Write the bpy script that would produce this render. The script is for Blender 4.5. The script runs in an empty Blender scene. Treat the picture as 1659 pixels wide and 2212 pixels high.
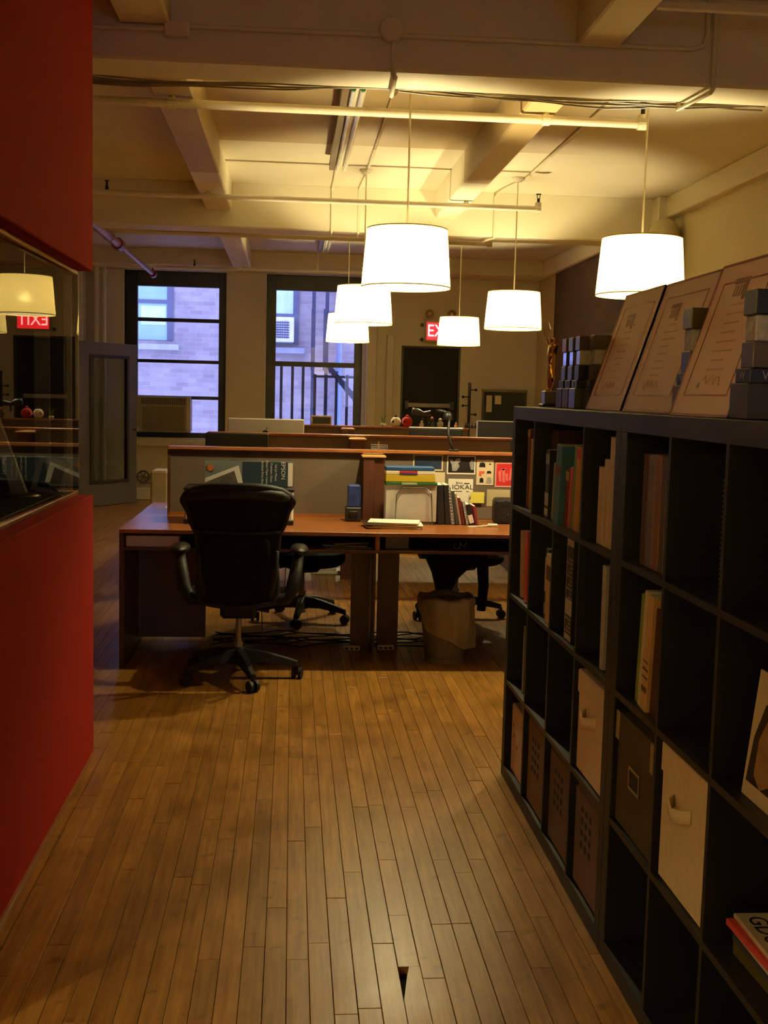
import bpy, bmesh, math, random
from mathutils import Vector, Matrix
random.seed(7)
PI = math.pi
scene = bpy.context.scene
COL = scene.collection

# ------------------------------------------------------------------ camera, world, exposure
cam_d = bpy.data.cameras.new('camera'); cam = bpy.data.objects.new('camera', cam_d); COL.objects.link(cam)
CAM_H = 1.5217
YAW, PITCH, ROLL = 0.082549, 0.102128, 0.024585
fw = Vector((math.sin(YAW), math.cos(YAW), 0)); rt = Vector((math.cos(YAW), -math.sin(YAW), 0)); dn = Vector((0, 0, -1))
f2 = fw*math.cos(PITCH) + dn*math.sin(PITCH); d2 = dn*math.cos(PITCH) - fw*math.sin(PITCH)
r3 = rt*math.cos(ROLL) - d2*math.sin(ROLL); d3 = d2*math.cos(ROLL) + rt*math.sin(ROLL)
m3 = Matrix((r3, -d3, -f2)).transposed()
cam.matrix_world = Matrix.Translation((0, 0, CAM_H)) @ m3.to_4x4()
cam_d.sensor_fit = 'AUTO'; cam_d.sensor_width = 36.0; cam_d.lens = 2468.1/2212*36.0
cam_d.clip_start = 0.05; cam_d.clip_end = 200
scene.camera = cam

world = bpy.data.worlds.new('world'); scene.world = world; world.use_nodes = True
bg = world.node_tree.nodes['Background']
bg.inputs['Color'].default_value = (0.45, 0.50, 1.0, 1)
bg.inputs['Strength'].default_value = 3.2
scene.view_settings.view_transform = 'Standard'; scene.view_settings.look = 'None'
scene.view_settings.gamma = 1.0; scene.view_settings.use_curve_mapping = False
scene.view_settings.exposure = 0.62
scene.cycles.use_denoising = True
scene.cycles.max_bounces = 8; scene.cycles.diffuse_bounces = 5; scene.cycles.glossy_bounces = 4
scene.cycles.transmission_bounces = 6; scene.cycles.transparent_max_bounces = 12
scene.cycles.sample_clamp_indirect = 6.0
scene.cycles.caustics_reflective = False; scene.cycles.caustics_refractive = False
BULB = 1500.0          # emission strength of each pendant bulb
BULB_COL = (1.0, 0.84, 0.45)

# ------------------------------------------------------------------ materials
MATS = {}
def lin(c):
    return tuple(((v/255)/12.92 if v/255 <= .04045 else ((v/255+.055)/1.055)**2.4) for v in c)
def pm(name, rgb, rough=.6, metal=0., var=.12, scale=6., bump=0., bscale=60., coat=0., spec=.5, stretch=(1, 1, 1), perobj=0., coatr=.1, sheen=0.):
    if name in MATS: return MATS[name]
    m = bpy.data.materials.new(name); m.use_nodes = True; nt = m.node_tree; N = nt.nodes; L = nt.links
    b = N['Principled BSDF']; c = lin(rgb)
    tc = N.new('ShaderNodeTexCoord'); mp = N.new('ShaderNodeMapping'); mp.inputs['Scale'].default_value = stretch
    L.new(tc.outputs['Object'], mp.inputs['Vector'])
    nz = N.new('ShaderNodeTexNoise'); nz.inputs['Scale'].default_value = scale; nz.inputs['Detail'].default_value = 4
    L.new(mp.outputs['Vector'], nz.inputs['Vector'])
    rp = N.new('ShaderNodeMapRange'); rp.inputs['From Min'].default_value = .3; rp.inputs['From Max'].default_value = .7
    rp.inputs['To Min'].default_value = 1-var; rp.inputs['To Max'].default_value = 1+var
    L.new(nz.outputs['Fac'], rp.inputs['Value'])
    mx = N.new('ShaderNodeVectorMath'); mx.operation = 'SCALE'; mx.inputs[0].default_value = c
    if perobj:
        oi = N.new('ShaderNodeObjectInfo'); r2 = N.new('ShaderNodeMapRange')
        r2.inputs['To Min'].default_value = 1-perobj; r2.inputs['To Max'].default_value = 1+perobj
        L.new(oi.outputs['Random'], r2.inputs['Value'])
        mu = N.new('ShaderNodeMath'); mu.operation = 'MULTIPLY'
        L.new(rp.outputs['Result'], mu.inputs[0]); L.new(r2.outputs['Result'], mu.inputs[1]); L.new(mu.outputs['Value'], mx.inputs['Scale'])
    else:
        L.new(rp.outputs['Result'], mx.inputs['Scale'])
    L.new(mx.outputs['Vector'], b.inputs['Base Color'])
    b.inputs['Roughness'].default_value = rough; b.inputs['Metallic'].default_value = metal
    b.inputs['Specular IOR Level'].default_value = spec
    b.inputs['Coat Weight'].default_value = coat; b.inputs['Coat Roughness'].default_value = coatr
    if sheen: b.inputs['Sheen Weight'].default_value = sheen
    if bump:
        n2 = N.new('ShaderNodeTexNoise'); n2.inputs['Scale'].default_value = bscale; n2.inputs['Detail'].default_value = 3
        L.new(mp.outputs['Vector'], n2.inputs['Vector'])
        bp = N.new('ShaderNodeBump'); bp.inputs['Strength'].default_value = bump; bp.inputs['Distance'].default_value = .01
        L.new(n2.outputs['Fac'], bp.inputs['Height']); L.new(bp.outputs['Normal'], b.inputs['Normal'])
    MATS[name] = m; return m
def em(name, rgb, strength, lin_in=False):
    if name in MATS: return MATS[name]
    m = bpy.data.materials.new(name); m.use_nodes = True; nt = m.node_tree; N = nt.nodes; L = nt.links
    b = N['Principled BSDF']; c = rgb if lin_in else lin(rgb)
    nz = N.new('ShaderNodeTexNoise'); nz.inputs['Scale'].default_value = 3
    rp = N.new('ShaderNodeMapRange'); rp.inputs['To Min'].default_value = strength*.95; rp.inputs['To Max'].default_value = strength*1.05
    L.new(nz.outputs['Fac'], rp.inputs['Value']); L.new(rp.outputs['Result'], b.inputs['Emission Strength'])
    b.inputs['Base Color'].default_value = (*c, 1); b.inputs['Emission Color'].default_value = (*c, 1)
    MATS[name] = m; return m
def glass_mat(name, tint=(1, 1, 1), ior=1.5, rough=0.0):
    m = bpy.data.materials.new(name); m.use_nodes = True; nt = m.node_tree; N = nt.nodes; L = nt.links
    for n in list(N): N.remove(n)
    o = N.new('ShaderNodeOutputMaterial'); t = N.new('ShaderNodeBsdfTransparent'); g = N.new('ShaderNodeBsdfGlossy')
    fr = N.new('ShaderNodeFresnel'); fr.inputs['IOR'].default_value = ior; mx = N.new('ShaderNodeMixShader')
    t.inputs['Color'].default_value = (*tint, 1); g.inputs['Roughness'].default_value = rough
    geo = N.new('ShaderNodeNewGeometry'); bf = N.new('ShaderNodeMath'); bf.operation = 'SUBTRACT'; bf.inputs[0].default_value = 1
    mu = N.new('ShaderNodeMath'); mu.operation = 'MULTIPLY'
    L.new(geo.outputs['Backfacing'], bf.inputs[1]); L.new(fr.outputs['Fac'], mu.inputs[0]); L.new(bf.outputs['Value'], mu.inputs[1])
    L.new(mu.outputs['Value'], mx.inputs['Fac']); L.new(t.outputs['BSDF'], mx.inputs[1]); L.new(g.outputs['BSDF'], mx.inputs[2])
    L.new(mx.outputs['Shader'], o.inputs['Surface']); MATS[name] = m; return m
def shade_mat():
    m = bpy.data.materials.new('shade_fabric'); m.use_nodes = True; nt = m.node_tree; N = nt.nodes; L = nt.links
    for n in list(N): N.remove(n)
    o = N.new('ShaderNodeOutputMaterial'); d = N.new('ShaderNodeBsdfDiffuse'); t = N.new('ShaderNodeBsdfTranslucent'); mx = N.new('ShaderNodeMixShader')
    tc = N.new('ShaderNodeTexCoord'); nz = N.new('ShaderNodeTexNoise'); nz.inputs['Scale'].default_value = 180
    mp = N.new('ShaderNodeMapping'); mp.inputs['Scale'].default_value = (1, 1, .12); L.new(tc.outputs['Object'], mp.inputs['Vector']); L.new(mp.outputs['Vector'], nz.inputs['Vector'])
    cr = N.new('ShaderNodeValToRGB'); cr.color_ramp.elements[0].color = (.74, .57, .20, 1); cr.color_ramp.elements[1].color = (.84, .68, .27, 1)
    L.new(nz.outputs['Fac'], cr.inputs['Fac']); L.new(cr.outputs['Color'], t.inputs['Color']); d.inputs['Color'].default_value = (.8, .74, .6, 1)
    mx.inputs['Fac'].default_value = .48
    L.new(d.outputs['BSDF'], mx.inputs[1]); L.new(t.outputs['BSDF'], mx.inputs[2])
    e = N.new('ShaderNodeEmission'); e.inputs['Color'].default_value = (1, .82, .42, 1); e.inputs['Strength'].default_value = .08   # emission added to brighten the cloth, standing in for light scattered inside
    ad = N.new('ShaderNodeAddShader'); 
    rf = N.new('ShaderNodeBsdfRefraction'); rf.inputs['IOR'].default_value = 1.3; rf.inputs['Roughness'].default_value = .7; rf.inputs['Color'].default_value = (.90, .76, .36, 1)
    mf = N.new('ShaderNodeMixShader'); mf.inputs['Fac'].default_value = .20; L.new(mx.outputs['Shader'], mf.inputs[1]); L.new(rf.outputs['BSDF'], mf.inputs[2])
    L.new(mf.outputs['Shader'], ad.inputs[0]); L.new(e.outputs['Emission'], ad.inputs[1]); L.new(ad.outputs['Shader'], o.inputs['Surface'])
    MATS['shade'] = m; return m
def plank_mat():
    m = bpy.data.materials.new('maple_plank'); m.use_nodes = True; nt = m.node_tree; N = nt.nodes; L = nt.links
    b = N['Principled BSDF']
    geo = N.new('ShaderNodeNewGeometry'); oi = N.new('ShaderNodeObjectInfo')
    vm = N.new('ShaderNodeVectorMath'); vm.operation = 'MULTIPLY_ADD'; vm.inputs[1].default_value = (26, 1.6, 1)
    cx = N.new('ShaderNodeCombineXYZ'); mu = N.new('ShaderNodeMath'); mu.operation = 'MULTIPLY'; mu.inputs[1].default_value = 37
    L.new(oi.outputs['Random'], mu.inputs[0]); L.new(mu.outputs['Value'], cx.inputs['Z']); L.new(geo.outputs['Position'], vm.inputs[0]); L.new(cx.outputs['Vector'], vm.inputs[2])
    nz = N.new('ShaderNodeTexNoise'); nz.inputs['Scale'].default_value = 2.2; nz.inputs['Detail'].default_value = 6; nz.inputs['Roughness'].default_value = .6
    L.new(vm.outputs['Vector'], nz.inputs['Vector'])
    n2 = N.new('ShaderNodeTexNoise'); n2.inputs['Scale'].default_value = 5; n2.inputs['Detail'].default_value = 3; L.new(geo.outputs['Position'], n2.inputs['Vector'])
    cr = N.new('ShaderNodeValToRGB'); e = cr.color_ramp.elements
    e[0].position = .28; e[0].color = (*lin((132, 88, 36)), 1); e[1].position = .72; e[1].color = (*lin((176, 128, 54)), 1)
    L.new(nz.outputs['Fac'], cr.inputs['Fac'])
    r1 = N.new('ShaderNodeMapRange'); r1.inputs['To Min'].default_value = .82; r1.inputs['To Max'].default_value = 1.14; L.new(oi.outputs['Random'], r1.inputs['Value'])
    r2 = N.new('ShaderNodeMapRange'); r2.inputs['From Min'].default_value = .35; r2.inputs['From Max'].default_value = .65; r2.inputs['To Min'].default_value = .82; r2.inputs['To Max'].default_value = 1.08; L.new(n2.outputs['Fac'], r2.inputs['Value'])
    # dark worn specks and stains in the old varnish
    n3 = N.new('ShaderNodeTexNoise'); n3.inputs['Scale'].default_value = 14; n3.inputs['Detail'].default_value = 4; L.new(geo.outputs['Position'], n3.inputs['Vector'])
    r3_ = N.new('ShaderNodeMapRange'); r3_.inputs['From Min'].default_value = .62; r3_.inputs['From Max'].default_value = .74; r3_.inputs['To Min'].default_value = 1; r3_.inputs['To Max'].default_value = .55; L.new(n3.outputs['Fac'], r3_.inputs['Value'])
    a = N.new('ShaderNodeMath'); a.operation = 'MULTIPLY'; L.new(r1.outputs['Result'], a.inputs[0]); L.new(r2.outputs['Result'], a.inputs[1])
    a2 = N.new('ShaderNodeMath'); a2.operation = 'MULTIPLY'; L.new(a.outputs['Value'], a2.inputs[0]); L.new(r3_.outputs['Result'], a2.inputs[1])
    sc = N.new('ShaderNodeVectorMath'); sc.operation = 'SCALE'; L.new(cr.outputs['Color'], sc.inputs[0]); L.new(a2.outputs['Value'], sc.inputs['Scale'])
    L.new(sc.outputs['Vector'], b.inputs['Base Color'])
    rr = N.new('ShaderNodeMapRange'); rr.inputs['To Min'].default_value = .24; rr.inputs['To Max'].default_value = .46; L.new(n2.outputs['Fac'], rr.inputs['Value']); L.new(rr.outputs['Result'], b.inputs['Roughness'])
    bp = N.new('ShaderNodeBump'); bp.inputs['Strength'].default_value = .12; bp.inputs['Distance'].default_value = .004; L.new(nz.outputs['Fac'], bp.inputs['Height']); L.new(bp.outputs['Normal'], b.inputs['Normal'])
    b.inputs['Specular IOR Level'].default_value = .32
    MATS['plank'] = m; return m
def paint_mat():
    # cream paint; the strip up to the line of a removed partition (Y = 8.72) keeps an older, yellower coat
    m = bpy.data.materials.new('cream_paint'); m.use_nodes = True; nt = m.node_tree; N = nt.nodes; L = nt.links
    b = N['Principled BSDF']; geo = N.new('ShaderNodeNewGeometry'); sp = N.new('ShaderNodeSeparateXYZ'); L.new(geo.outputs['Position'], sp.inputs['Vector'])
    nz = N.new('ShaderNodeTexNoise'); nz.inputs['Scale'].default_value = 1.3; nz.inputs['Detail'].default_value = 5; L.new(geo.outputs['Position'], nz.inputs['Vector'])
    def cmp(src, op, v):
        n = N.new('ShaderNodeMath'); n.operation = op; n.inputs[1].default_value = v; L.new(src, n.inputs[0]); return n.outputs['Value']
    def mul(a_, b_):
        n = N.new('ShaderNodeMath'); n.operation = 'MULTIPLY'; L.new(a_, n.inputs[0]); L.new(b_, n.inputs[1]); return n.outputs['Value']
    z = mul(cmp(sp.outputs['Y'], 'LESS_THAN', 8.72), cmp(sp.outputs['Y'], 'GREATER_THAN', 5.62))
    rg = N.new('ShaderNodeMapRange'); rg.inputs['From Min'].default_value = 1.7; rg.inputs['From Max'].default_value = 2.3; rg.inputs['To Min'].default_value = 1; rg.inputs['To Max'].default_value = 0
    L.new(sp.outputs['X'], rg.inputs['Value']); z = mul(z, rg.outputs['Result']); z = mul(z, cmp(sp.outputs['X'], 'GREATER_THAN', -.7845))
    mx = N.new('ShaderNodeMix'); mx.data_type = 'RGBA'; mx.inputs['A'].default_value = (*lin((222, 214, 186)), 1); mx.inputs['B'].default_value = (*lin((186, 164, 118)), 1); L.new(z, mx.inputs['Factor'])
    rp = N.new('ShaderNodeMapRange'); rp.inputs['To Min'].default_value = .90; rp.inputs['To Max'].default_value = 1.06; L.new(nz.outputs['Fac'], rp.inputs['Value'])
    sc = N.new('ShaderNodeVectorMath'); sc.operation = 'SCALE'; L.new(mx.outputs['Result'], sc.inputs[0]); L.new(rp.outputs['Result'], sc.inputs['Scale']); L.new(sc.outputs['Vector'], b.inputs['Base Color'])
    b.inputs['Roughness'].default_value = .55
    n2 = N.new('ShaderNodeTexNoise'); n2.inputs['Scale'].default_value = 25; L.new(geo.outputs['Position'], n2.inputs['Vector'])
    bp = N.new('ShaderNodeBump'); bp.inputs['Strength'].default_value = .15; bp.inputs['Distance'].default_value = .01; L.new(n2.outputs['Fac'], bp.inputs['Height']); L.new(bp.outputs['Normal'], b.inputs['Normal'])
    MATS['paint'] = m; return m
def brick_mat(name, c1, c2, mortar, axes='XZ', size=.0):
    m = bpy.data.materials.new(name); m.use_nodes = True; nt = m.node_tree; N = nt.nodes; L = nt.links
    b = N['Principled BSDF']; geo = N.new('ShaderNodeNewGeometry'); sp = N.new('ShaderNodeSeparateXYZ'); L.new(geo.outputs['Position'], sp.inputs['Vector'])
    cx = N.new('ShaderNodeCombineXYZ'); L.new(sp.outputs[axes[0]], cx.inputs['X']); L.new(sp.outputs['Z'], cx.inputs['Y'])
    bt = N.new('ShaderNodeTexBrick'); bt.inputs['Scale'].default_value = 1; bt.inputs['Brick Width'].default_value = .215; bt.inputs['Row Height'].default_value = .075; bt.inputs['Mortar Size'].default_value = .006
    bt.inputs['Color1'].default_value = (*lin(c1), 1); bt.inputs['Color2'].default_value = (*lin(c2), 1); bt.inputs['Mortar'].default_value = (*lin(mortar), 1)
    L.new(cx.outputs['Vector'], bt.inputs['Vector'])
    nz = N.new('ShaderNodeTexNoise'); nz.inputs['Scale'].default_value = 5; nz.inputs['Detail'].default_value = 5; L.new(geo.outputs['Position'], nz.inputs['Vector'])
    rp = N.new('ShaderNodeMapRange'); rp.inputs['To Min'].default_value = .75; rp.inputs['To Max'].default_value = 1.25; L.new(nz.outputs['Fac'], rp.inputs['Value'])
    sc = N.new('ShaderNodeVectorMath'); sc.operation = 'SCALE'; L.new(bt.outputs['Color'], sc.inputs[0]); L.new(rp.outputs['Result'], sc.inputs['Scale']); L.new(sc.outputs['Vector'], b.inputs['Base Color'])
    b.inputs['Roughness'].default_value = .85
    bp = N.new('ShaderNodeBump'); bp.inputs['Strength'].default_value = .5; bp.inputs['Distance'].default_value = .01; bp.invert = True; L.new(bt.outputs['Fac'], bp.inputs['Height']); L.new(bp.outputs['Normal'], b.inputs['Normal'])
    MATS[name] = m; return m
paint = paint_mat(); plank_m = plank_mat(); shade_m = shade_mat()
office_glass = glass_mat('office_glass', (.93, .96, .95), 1.75); win_glass = glass_mat('window_glass', (.95, .97, 1), 1.6); door_glass = glass_mat('door_glass', (.75, .80, .80), 1.5)
crystal_m = glass_mat('crystal', (.92, .93, .95), 1.9, .05)
brick_dark = brick_mat('dark_brick', (70, 46, 34), (54, 36, 28), (60, 48, 40), 'YZ')
brick_out = brick_mat('courtyard_brick', (164, 154, 158), (146, 134, 140), (162, 154, 160), 'XZ')
red_m = pm('red_paint', (158, 35, 23), .85, var=.04, scale=2, bump=.05, spec=.12)
white_m = pm('white_enamel', (226, 220, 204), .4, var=.05)
pipe_m = pm('pipe_paint', (224, 214, 186), .4, var=.06)
black_m = pm('black_plastic', (22, 21, 22), .45, var=.15)
shelf_m = pm('blackbrown_shelf', (20, 18, 18), .5, var=.18, scale=3, stretch=(1, 1, 8), bump=.04)
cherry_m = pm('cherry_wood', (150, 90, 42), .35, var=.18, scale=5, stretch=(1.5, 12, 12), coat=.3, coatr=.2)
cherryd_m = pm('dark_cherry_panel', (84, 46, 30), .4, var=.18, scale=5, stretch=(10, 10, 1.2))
felt_m = pm('grey_felt', (104, 90, 74), .9, var=.06, scale=90, bump=.2, bscale=300)
steel_m = pm('brushed_steel', (150, 148, 142), .3, 1., var=.06)
alu_m = pm('silver_aluminium', (196, 192, 182), .38, .7, var=.03)
gold_m = pm('gold', (212, 160, 60), .16, 1., var=.05)
navy_m = pm('dark_window_frame', (26, 27, 38), .45, var=.1)
grey_m = pm('grey_enamel', (96, 92, 86), .45, var=.05)
paper_m = pm('white_paper', (226, 220, 206), .7, var=.04)
cream_m = pm('cream_card', (214, 196, 160), .7, var=.05)
rubber_m = pm('black_rubber', (14, 14, 14), .6, var=.1)
mesh_m = pm('chair_mesh', (24, 21, 20), .9, var=.5, scale=14, stretch=(22, .2, .3), spec=.15)
grey_plas = pm('graphite_plastic', (28, 27, 27), .55, var=.1, spec=.3)

# ------------------------------------------------------------------ mesh helpers
class MB:
    def __init__(s): s.v = []; s.f = []
    def add(s, vs, fs):
        o = len(s.v); s.v += [tuple(v) for v in vs]; s.f += [tuple(i+o for i in f) for f in fs]; return s
    def box(s, x0, x1, y0, y1, z0, z1):
        return s.add([(x0, y0, z0), (x1, y0, z0), (x1, y1, z0), (x0, y1, z0), (x0, y0, z1), (x1, y0, z1), (x1, y1, z1), (x0, y1, z1)],
                     [(0, 3, 2, 1), (4, 5, 6, 7), (0, 1, 5, 4), (1, 2, 6, 5), (2, 3, 7, 6), (3, 0, 4, 7)])
    def cyl(s, p0, p1, r0, r1=None, n=12, cap=True):
        r1 = r0 if r1 is None else r1; p0 = Vector(p0); p1 = Vector(p1); d = (p1-p0).normalized()
        a = d.orthogonal().normalized(); b = d.cross(a); vs = []
        for p, r in ((p0, r0), (p1, r1)):
            for i in range(n):
                t = 2*PI*i/n; vs.append(p+a*(r*math.cos(t))+b*(r*math.sin(t)))
        fs = [(i, (i+1) % n, n+(i+1) % n, n+i) for i in range(n)]
        if cap: fs += [tuple(range(n-1, -1, -1)), tuple(range(n, 2*n))]
        return s.add(vs, fs)
    def tube(s, pts, r, n=8, closed=False):
        pts = [Vector(p) for p in pts]; k = len(pts); vs = []; up = None
        rr = r if isinstance(r, (list, tuple)) else [r]*k
        for i, p in enumerate(pts):
            if closed: d = pts[(i+1) % k]-pts[i-1]
            else: d = pts[min(i+1, k-1)]-pts[max(i-1, 0)]
            d.normalize()
            a = d.orthogonal().normalized() if up is None else (up-d*up.dot(d)).normalized()
            up = a; b = d.cross(a)
            for j in range(n):
                t = 2*PI*j/n; vs.append(p+a*(rr[i]*math.cos(t))+b*(rr[i]*math.sin(t)))
        fs = []
        for i in range(k if closed else k-1):
            i2 = (i+1) % k
            for j in range(n): fs.append((i*n+j, i*n+(j+1) % n, i2*n+(j+1) % n, i2*n+j))
        if not closed: fs += [tuple(range(n-1, -1, -1)), tuple((k-1)*n+j for j in range(n))]
        return s.add(vs, fs)
    def lathe(s, prof, c=(0, 0, 0), n=32, closed=False):
        vs = []; fs = []; k = len(prof)
        for r, z in prof:
            for i in range(n):
                t = 2*PI*i/n; vs.append((c[0]+r*math.cos(t), c[1]+r*math.sin(t), c[2]+z))
        for j in range(k if closed else k-1):
            j2 = (j+1) % k
            for i in range(n): fs.append((j*n+i, j*n+(i+1) % n, j2*n+(i+1) % n, j2*n+i))
        if not closed:
            if prof[0][0] > 1e-5: fs.append(tuple(range(n-1, -1, -1)))
            if prof[-1][0] > 1e-5: fs.append(tuple((k-1)*n+i for i in range(n)))
        return s.add(vs, fs)
    def prism(s, poly, axis, a, b):
        # poly: 2D points in the two other axes (x,y for z; x,z for y; y,z for x)
        def P(u, v, w): return {'z': (u, v, w), 'y': (u, w, v), 'x': (w, u, v)}[axis]
        n = len(poly); vs = [P(u, v, a) for u, v in poly]+[P(u, v, b) for u, v in poly]
        fs = [tuple(range(n)), tuple(range(2*n-1, n-1, -1))]+[(i, n+i, n+(i+1) % n, (i+1) % n) for i in range(n)]
        return s.add(vs, fs)
    def ball(s, c, rx, ry=None, rz=None, n=16, m=10):
        ry = rx if ry is None else ry; rz = rx if rz is None else rz; vs = [(c[0], c[1], c[2]-rz)]; fs = []
        for j in range(1, m):
            p = -PI/2+PI*j/m
            for i in range(n):
                t = 2*PI*i/n; vs.append((c[0]+rx*math.cos(p)*math.cos(t), c[1]+ry*math.cos(p)*math.sin(t), c[2]+rz*math.sin(p)))
        vs.append((c[0], c[1], c[2]+rz)); last = len(vs)-1
        for i in range(n):
            fs.append((0, 1+(i+1) % n, 1+i)); fs.append((last, 1+(m-2)*n+i, 1+(m-2)*n+(i+1) % n))
        for j in range(m-2):
            for i in range(n): fs.append((1+j*n+i, 1+j*n+(i+1) % n, 1+(j+1)*n+(i+1) % n, 1+(j+1)*n+i))
        return s.add(vs, fs)
    def build(s, name, mat, parent=None, bevel=0., smooth=False, loc=None, rot=None, seg=1):
        me = bpy.data.meshes.new(name); me.from_pydata(s.v, [], s.f); me.update()
        bm = bmesh.new(); bm.from_mesh(me); bmesh.ops.recalc_face_normals(bm, faces=bm.faces)
        if bevel: bmesh.ops.bevel(bm, geom=[e for e in bm.edges if e.calc_face_angle(0) > .5], offset=bevel, segments=seg, profile=.5, affect='EDGES', clamp_overlap=True)
        bm.to_mesh(me); bm.free()
        if smooth: me.shade_smooth()
        o = bpy.data.objects.new(name, me); COL.objects.link(o)
        if mat: me.materials.append(mat)
        if parent: o.parent = parent
        if loc: o.location = loc
        if rot: o.rotation_euler = rot
        return o
def smooth_angle(o, a=.6):
    me = o.data; me.shade_smooth()
    bm = bmesh.new(); bm.from_mesh(me)
    for e in bm.edges:
        if e.calc_face_angle(0) > a: e.smooth = False
    bm.to_mesh(me); bm.free(); return o
def thing(name, label, cat, loc=(0, 0, 0), rz=0., group=None, rot=None):
    o = bpy.data.objects.new(name, None); COL.objects.link(o); o.empty_display_size = .1
    o.location = loc; o.rotation_euler = rot if rot else (0, 0, rz); o['label'] = label; o['category'] = cat
    if group: o['group'] = group
    return o
def tag(o, label, cat, group=None):
    o['label'] = label; o['category'] = cat
    if group: o['group'] = group
    return o
def struct(o, label=None):
    o['kind'] = 'structure'
    if label: o['label'] = label
    return o
def root(name, label=None):
    o = bpy.data.objects.new(name, None); COL.objects.link(o); o['kind'] = 'structure'
    if label: o['label'] = label
    return o
def copy_tree(o, parent=None):
    c = o.copy(); COL.objects.link(c); c.parent = parent
    for ch in list(o.children): copy_tree(ch, c)
    return c
def B(x0, x1, y0, y1, z0, z1): return MB().box(x0, x1, y0, y1, z0, z1)
def text(body, size, mat, parent, loc, rot, ext=.0006, name='lettering', ax='CENTER', sx=1.):
    cu = bpy.data.curves.new('t', 'FONT'); cu.body = body; cu.size = size; cu.extrude = ext; cu.align_x = ax; cu.align_y = 'CENTER'; cu.resolution_u = 3
    to = bpy.data.objects.new('t', cu); COL.objects.link(to)
    bpy.context.view_layer.update()
    me = bpy.data.meshes.new_from_object(to.evaluated_get(bpy.context.evaluated_depsgraph_get()))
    bpy.data.objects.remove(to); bpy.data.curves.remove(cu)
    o = bpy.data.objects.new(name, me); COL.objects.link(o); me.materials.clear(); me.materials.append(mat)
    o.parent = parent; o.location = loc; o.rotation_euler = rot; o.scale = (sx, 1, 1); return o

# ------------------------------------------------------------------ room shell
XL, XR, YB, YN, ZC = -3.4, 3.42, 16.0, -5.0, 3.36
floor = struct(B(XL-.3, XR+.3, YN-.3, YB+.3, -.16, -.022).build('floor', pm('subfloor_dark', (14, 9, 6), .95)), 'narrow maple strip floor, varnished and worn')
PW = .0595
unit = B(.0006, PW-.0006, 0, 1, -.022, 0).build('plank', plank_m, floor, bevel=.0012)
unit_me = unit.data; COL.objects.unlink(unit); bpy.data.objects.remove(unit)
specs = []
rng = random.Random(11)
ncol0 = int((XL)/PW); ncol1 = int(XR/PW)+1
for k in range(ncol0, ncol1):
    x = .010 + k*PW; y = 1.5+rng.uniform(-1.6, 0)
    if k == 5: y = 1.2
    while y < YB-.01:
        ln = rng.choice((.35, .55, .8, 1.0, 1.3, 1.7, 2.1))*rng.uniform(.8, 1.2)
        if k == 5 and y < 1.25: ln = 1.705
        y2 = min(y+ln, YB-.002)
        if y2 - y > .03: specs.append((x, y, y2-.0012, k))
        y = y2
# the long strips nearest to the lens that lie in the aisle are single planks, the rest one joined part
def show(sp):
    x, y0, y1, k = sp; ym = max((y0+y1)/2, 2.6)
    vis = (-.82 < x < .90 and y1 > 2.5 and y0 < 6.1) or (-1.6 < x < .9 and 6.1 <= y0 < 9 and -.19*y1 < x)
    return ((y1-max(y0, 2.4))/ym**2 if vis else 0)
specs.sort(key=show, reverse=True)
n_single = 0; rest = MB()
for sp in specs:
    x, y0, y1, k = sp
    if n_single < 298 and show(sp) > 0:
        if k == 5 and abs(y1-2.905) < .01:      # broken plank end with a splintered corner
            o = MB().prism([(x+.0006, y0), (x+PW-.0006, y0), (x+PW-.0006, y1), (x+.030, y1), (x+.020, y1-.05), (x+.010, y1-.11), (x+.0006, y1-.17)], 'z', -.022, 0).build('plank', plank_m, floor)
        else:
            o = bpy.data.objects.new('plank', unit_me); COL.objects.link(o); o.parent = floor
            o.location = (x, y0, rng.uniform(-.0006, .0004)); o.scale = (1, y1-y0, 1)
        n_single += 1
    else:
        rest.box(x+.0007, x+PW-.0007, y0, y1, -.022, rng.uniform(-.0008, .0002))
o = rest.build('plank_field', plank_m, floor); o['kind'] = 'stuff'
near = B(XL, XR, YN, -.1, -.022, -.0005).build('near_boards', plank_m, floor)

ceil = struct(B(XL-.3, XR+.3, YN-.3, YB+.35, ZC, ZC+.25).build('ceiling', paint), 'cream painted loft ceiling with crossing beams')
BZ, LZ = 2.97, 3.12
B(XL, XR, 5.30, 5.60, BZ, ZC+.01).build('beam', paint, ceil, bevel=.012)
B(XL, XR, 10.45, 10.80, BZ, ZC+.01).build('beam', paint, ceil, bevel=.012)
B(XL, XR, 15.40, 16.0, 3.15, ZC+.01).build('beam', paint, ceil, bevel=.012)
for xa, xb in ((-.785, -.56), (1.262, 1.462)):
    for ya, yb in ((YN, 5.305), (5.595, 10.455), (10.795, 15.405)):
        B(xa, xb, ya, yb, LZ, ZC+.01).build('beam', paint, ceil, bevel=.01)
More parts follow.
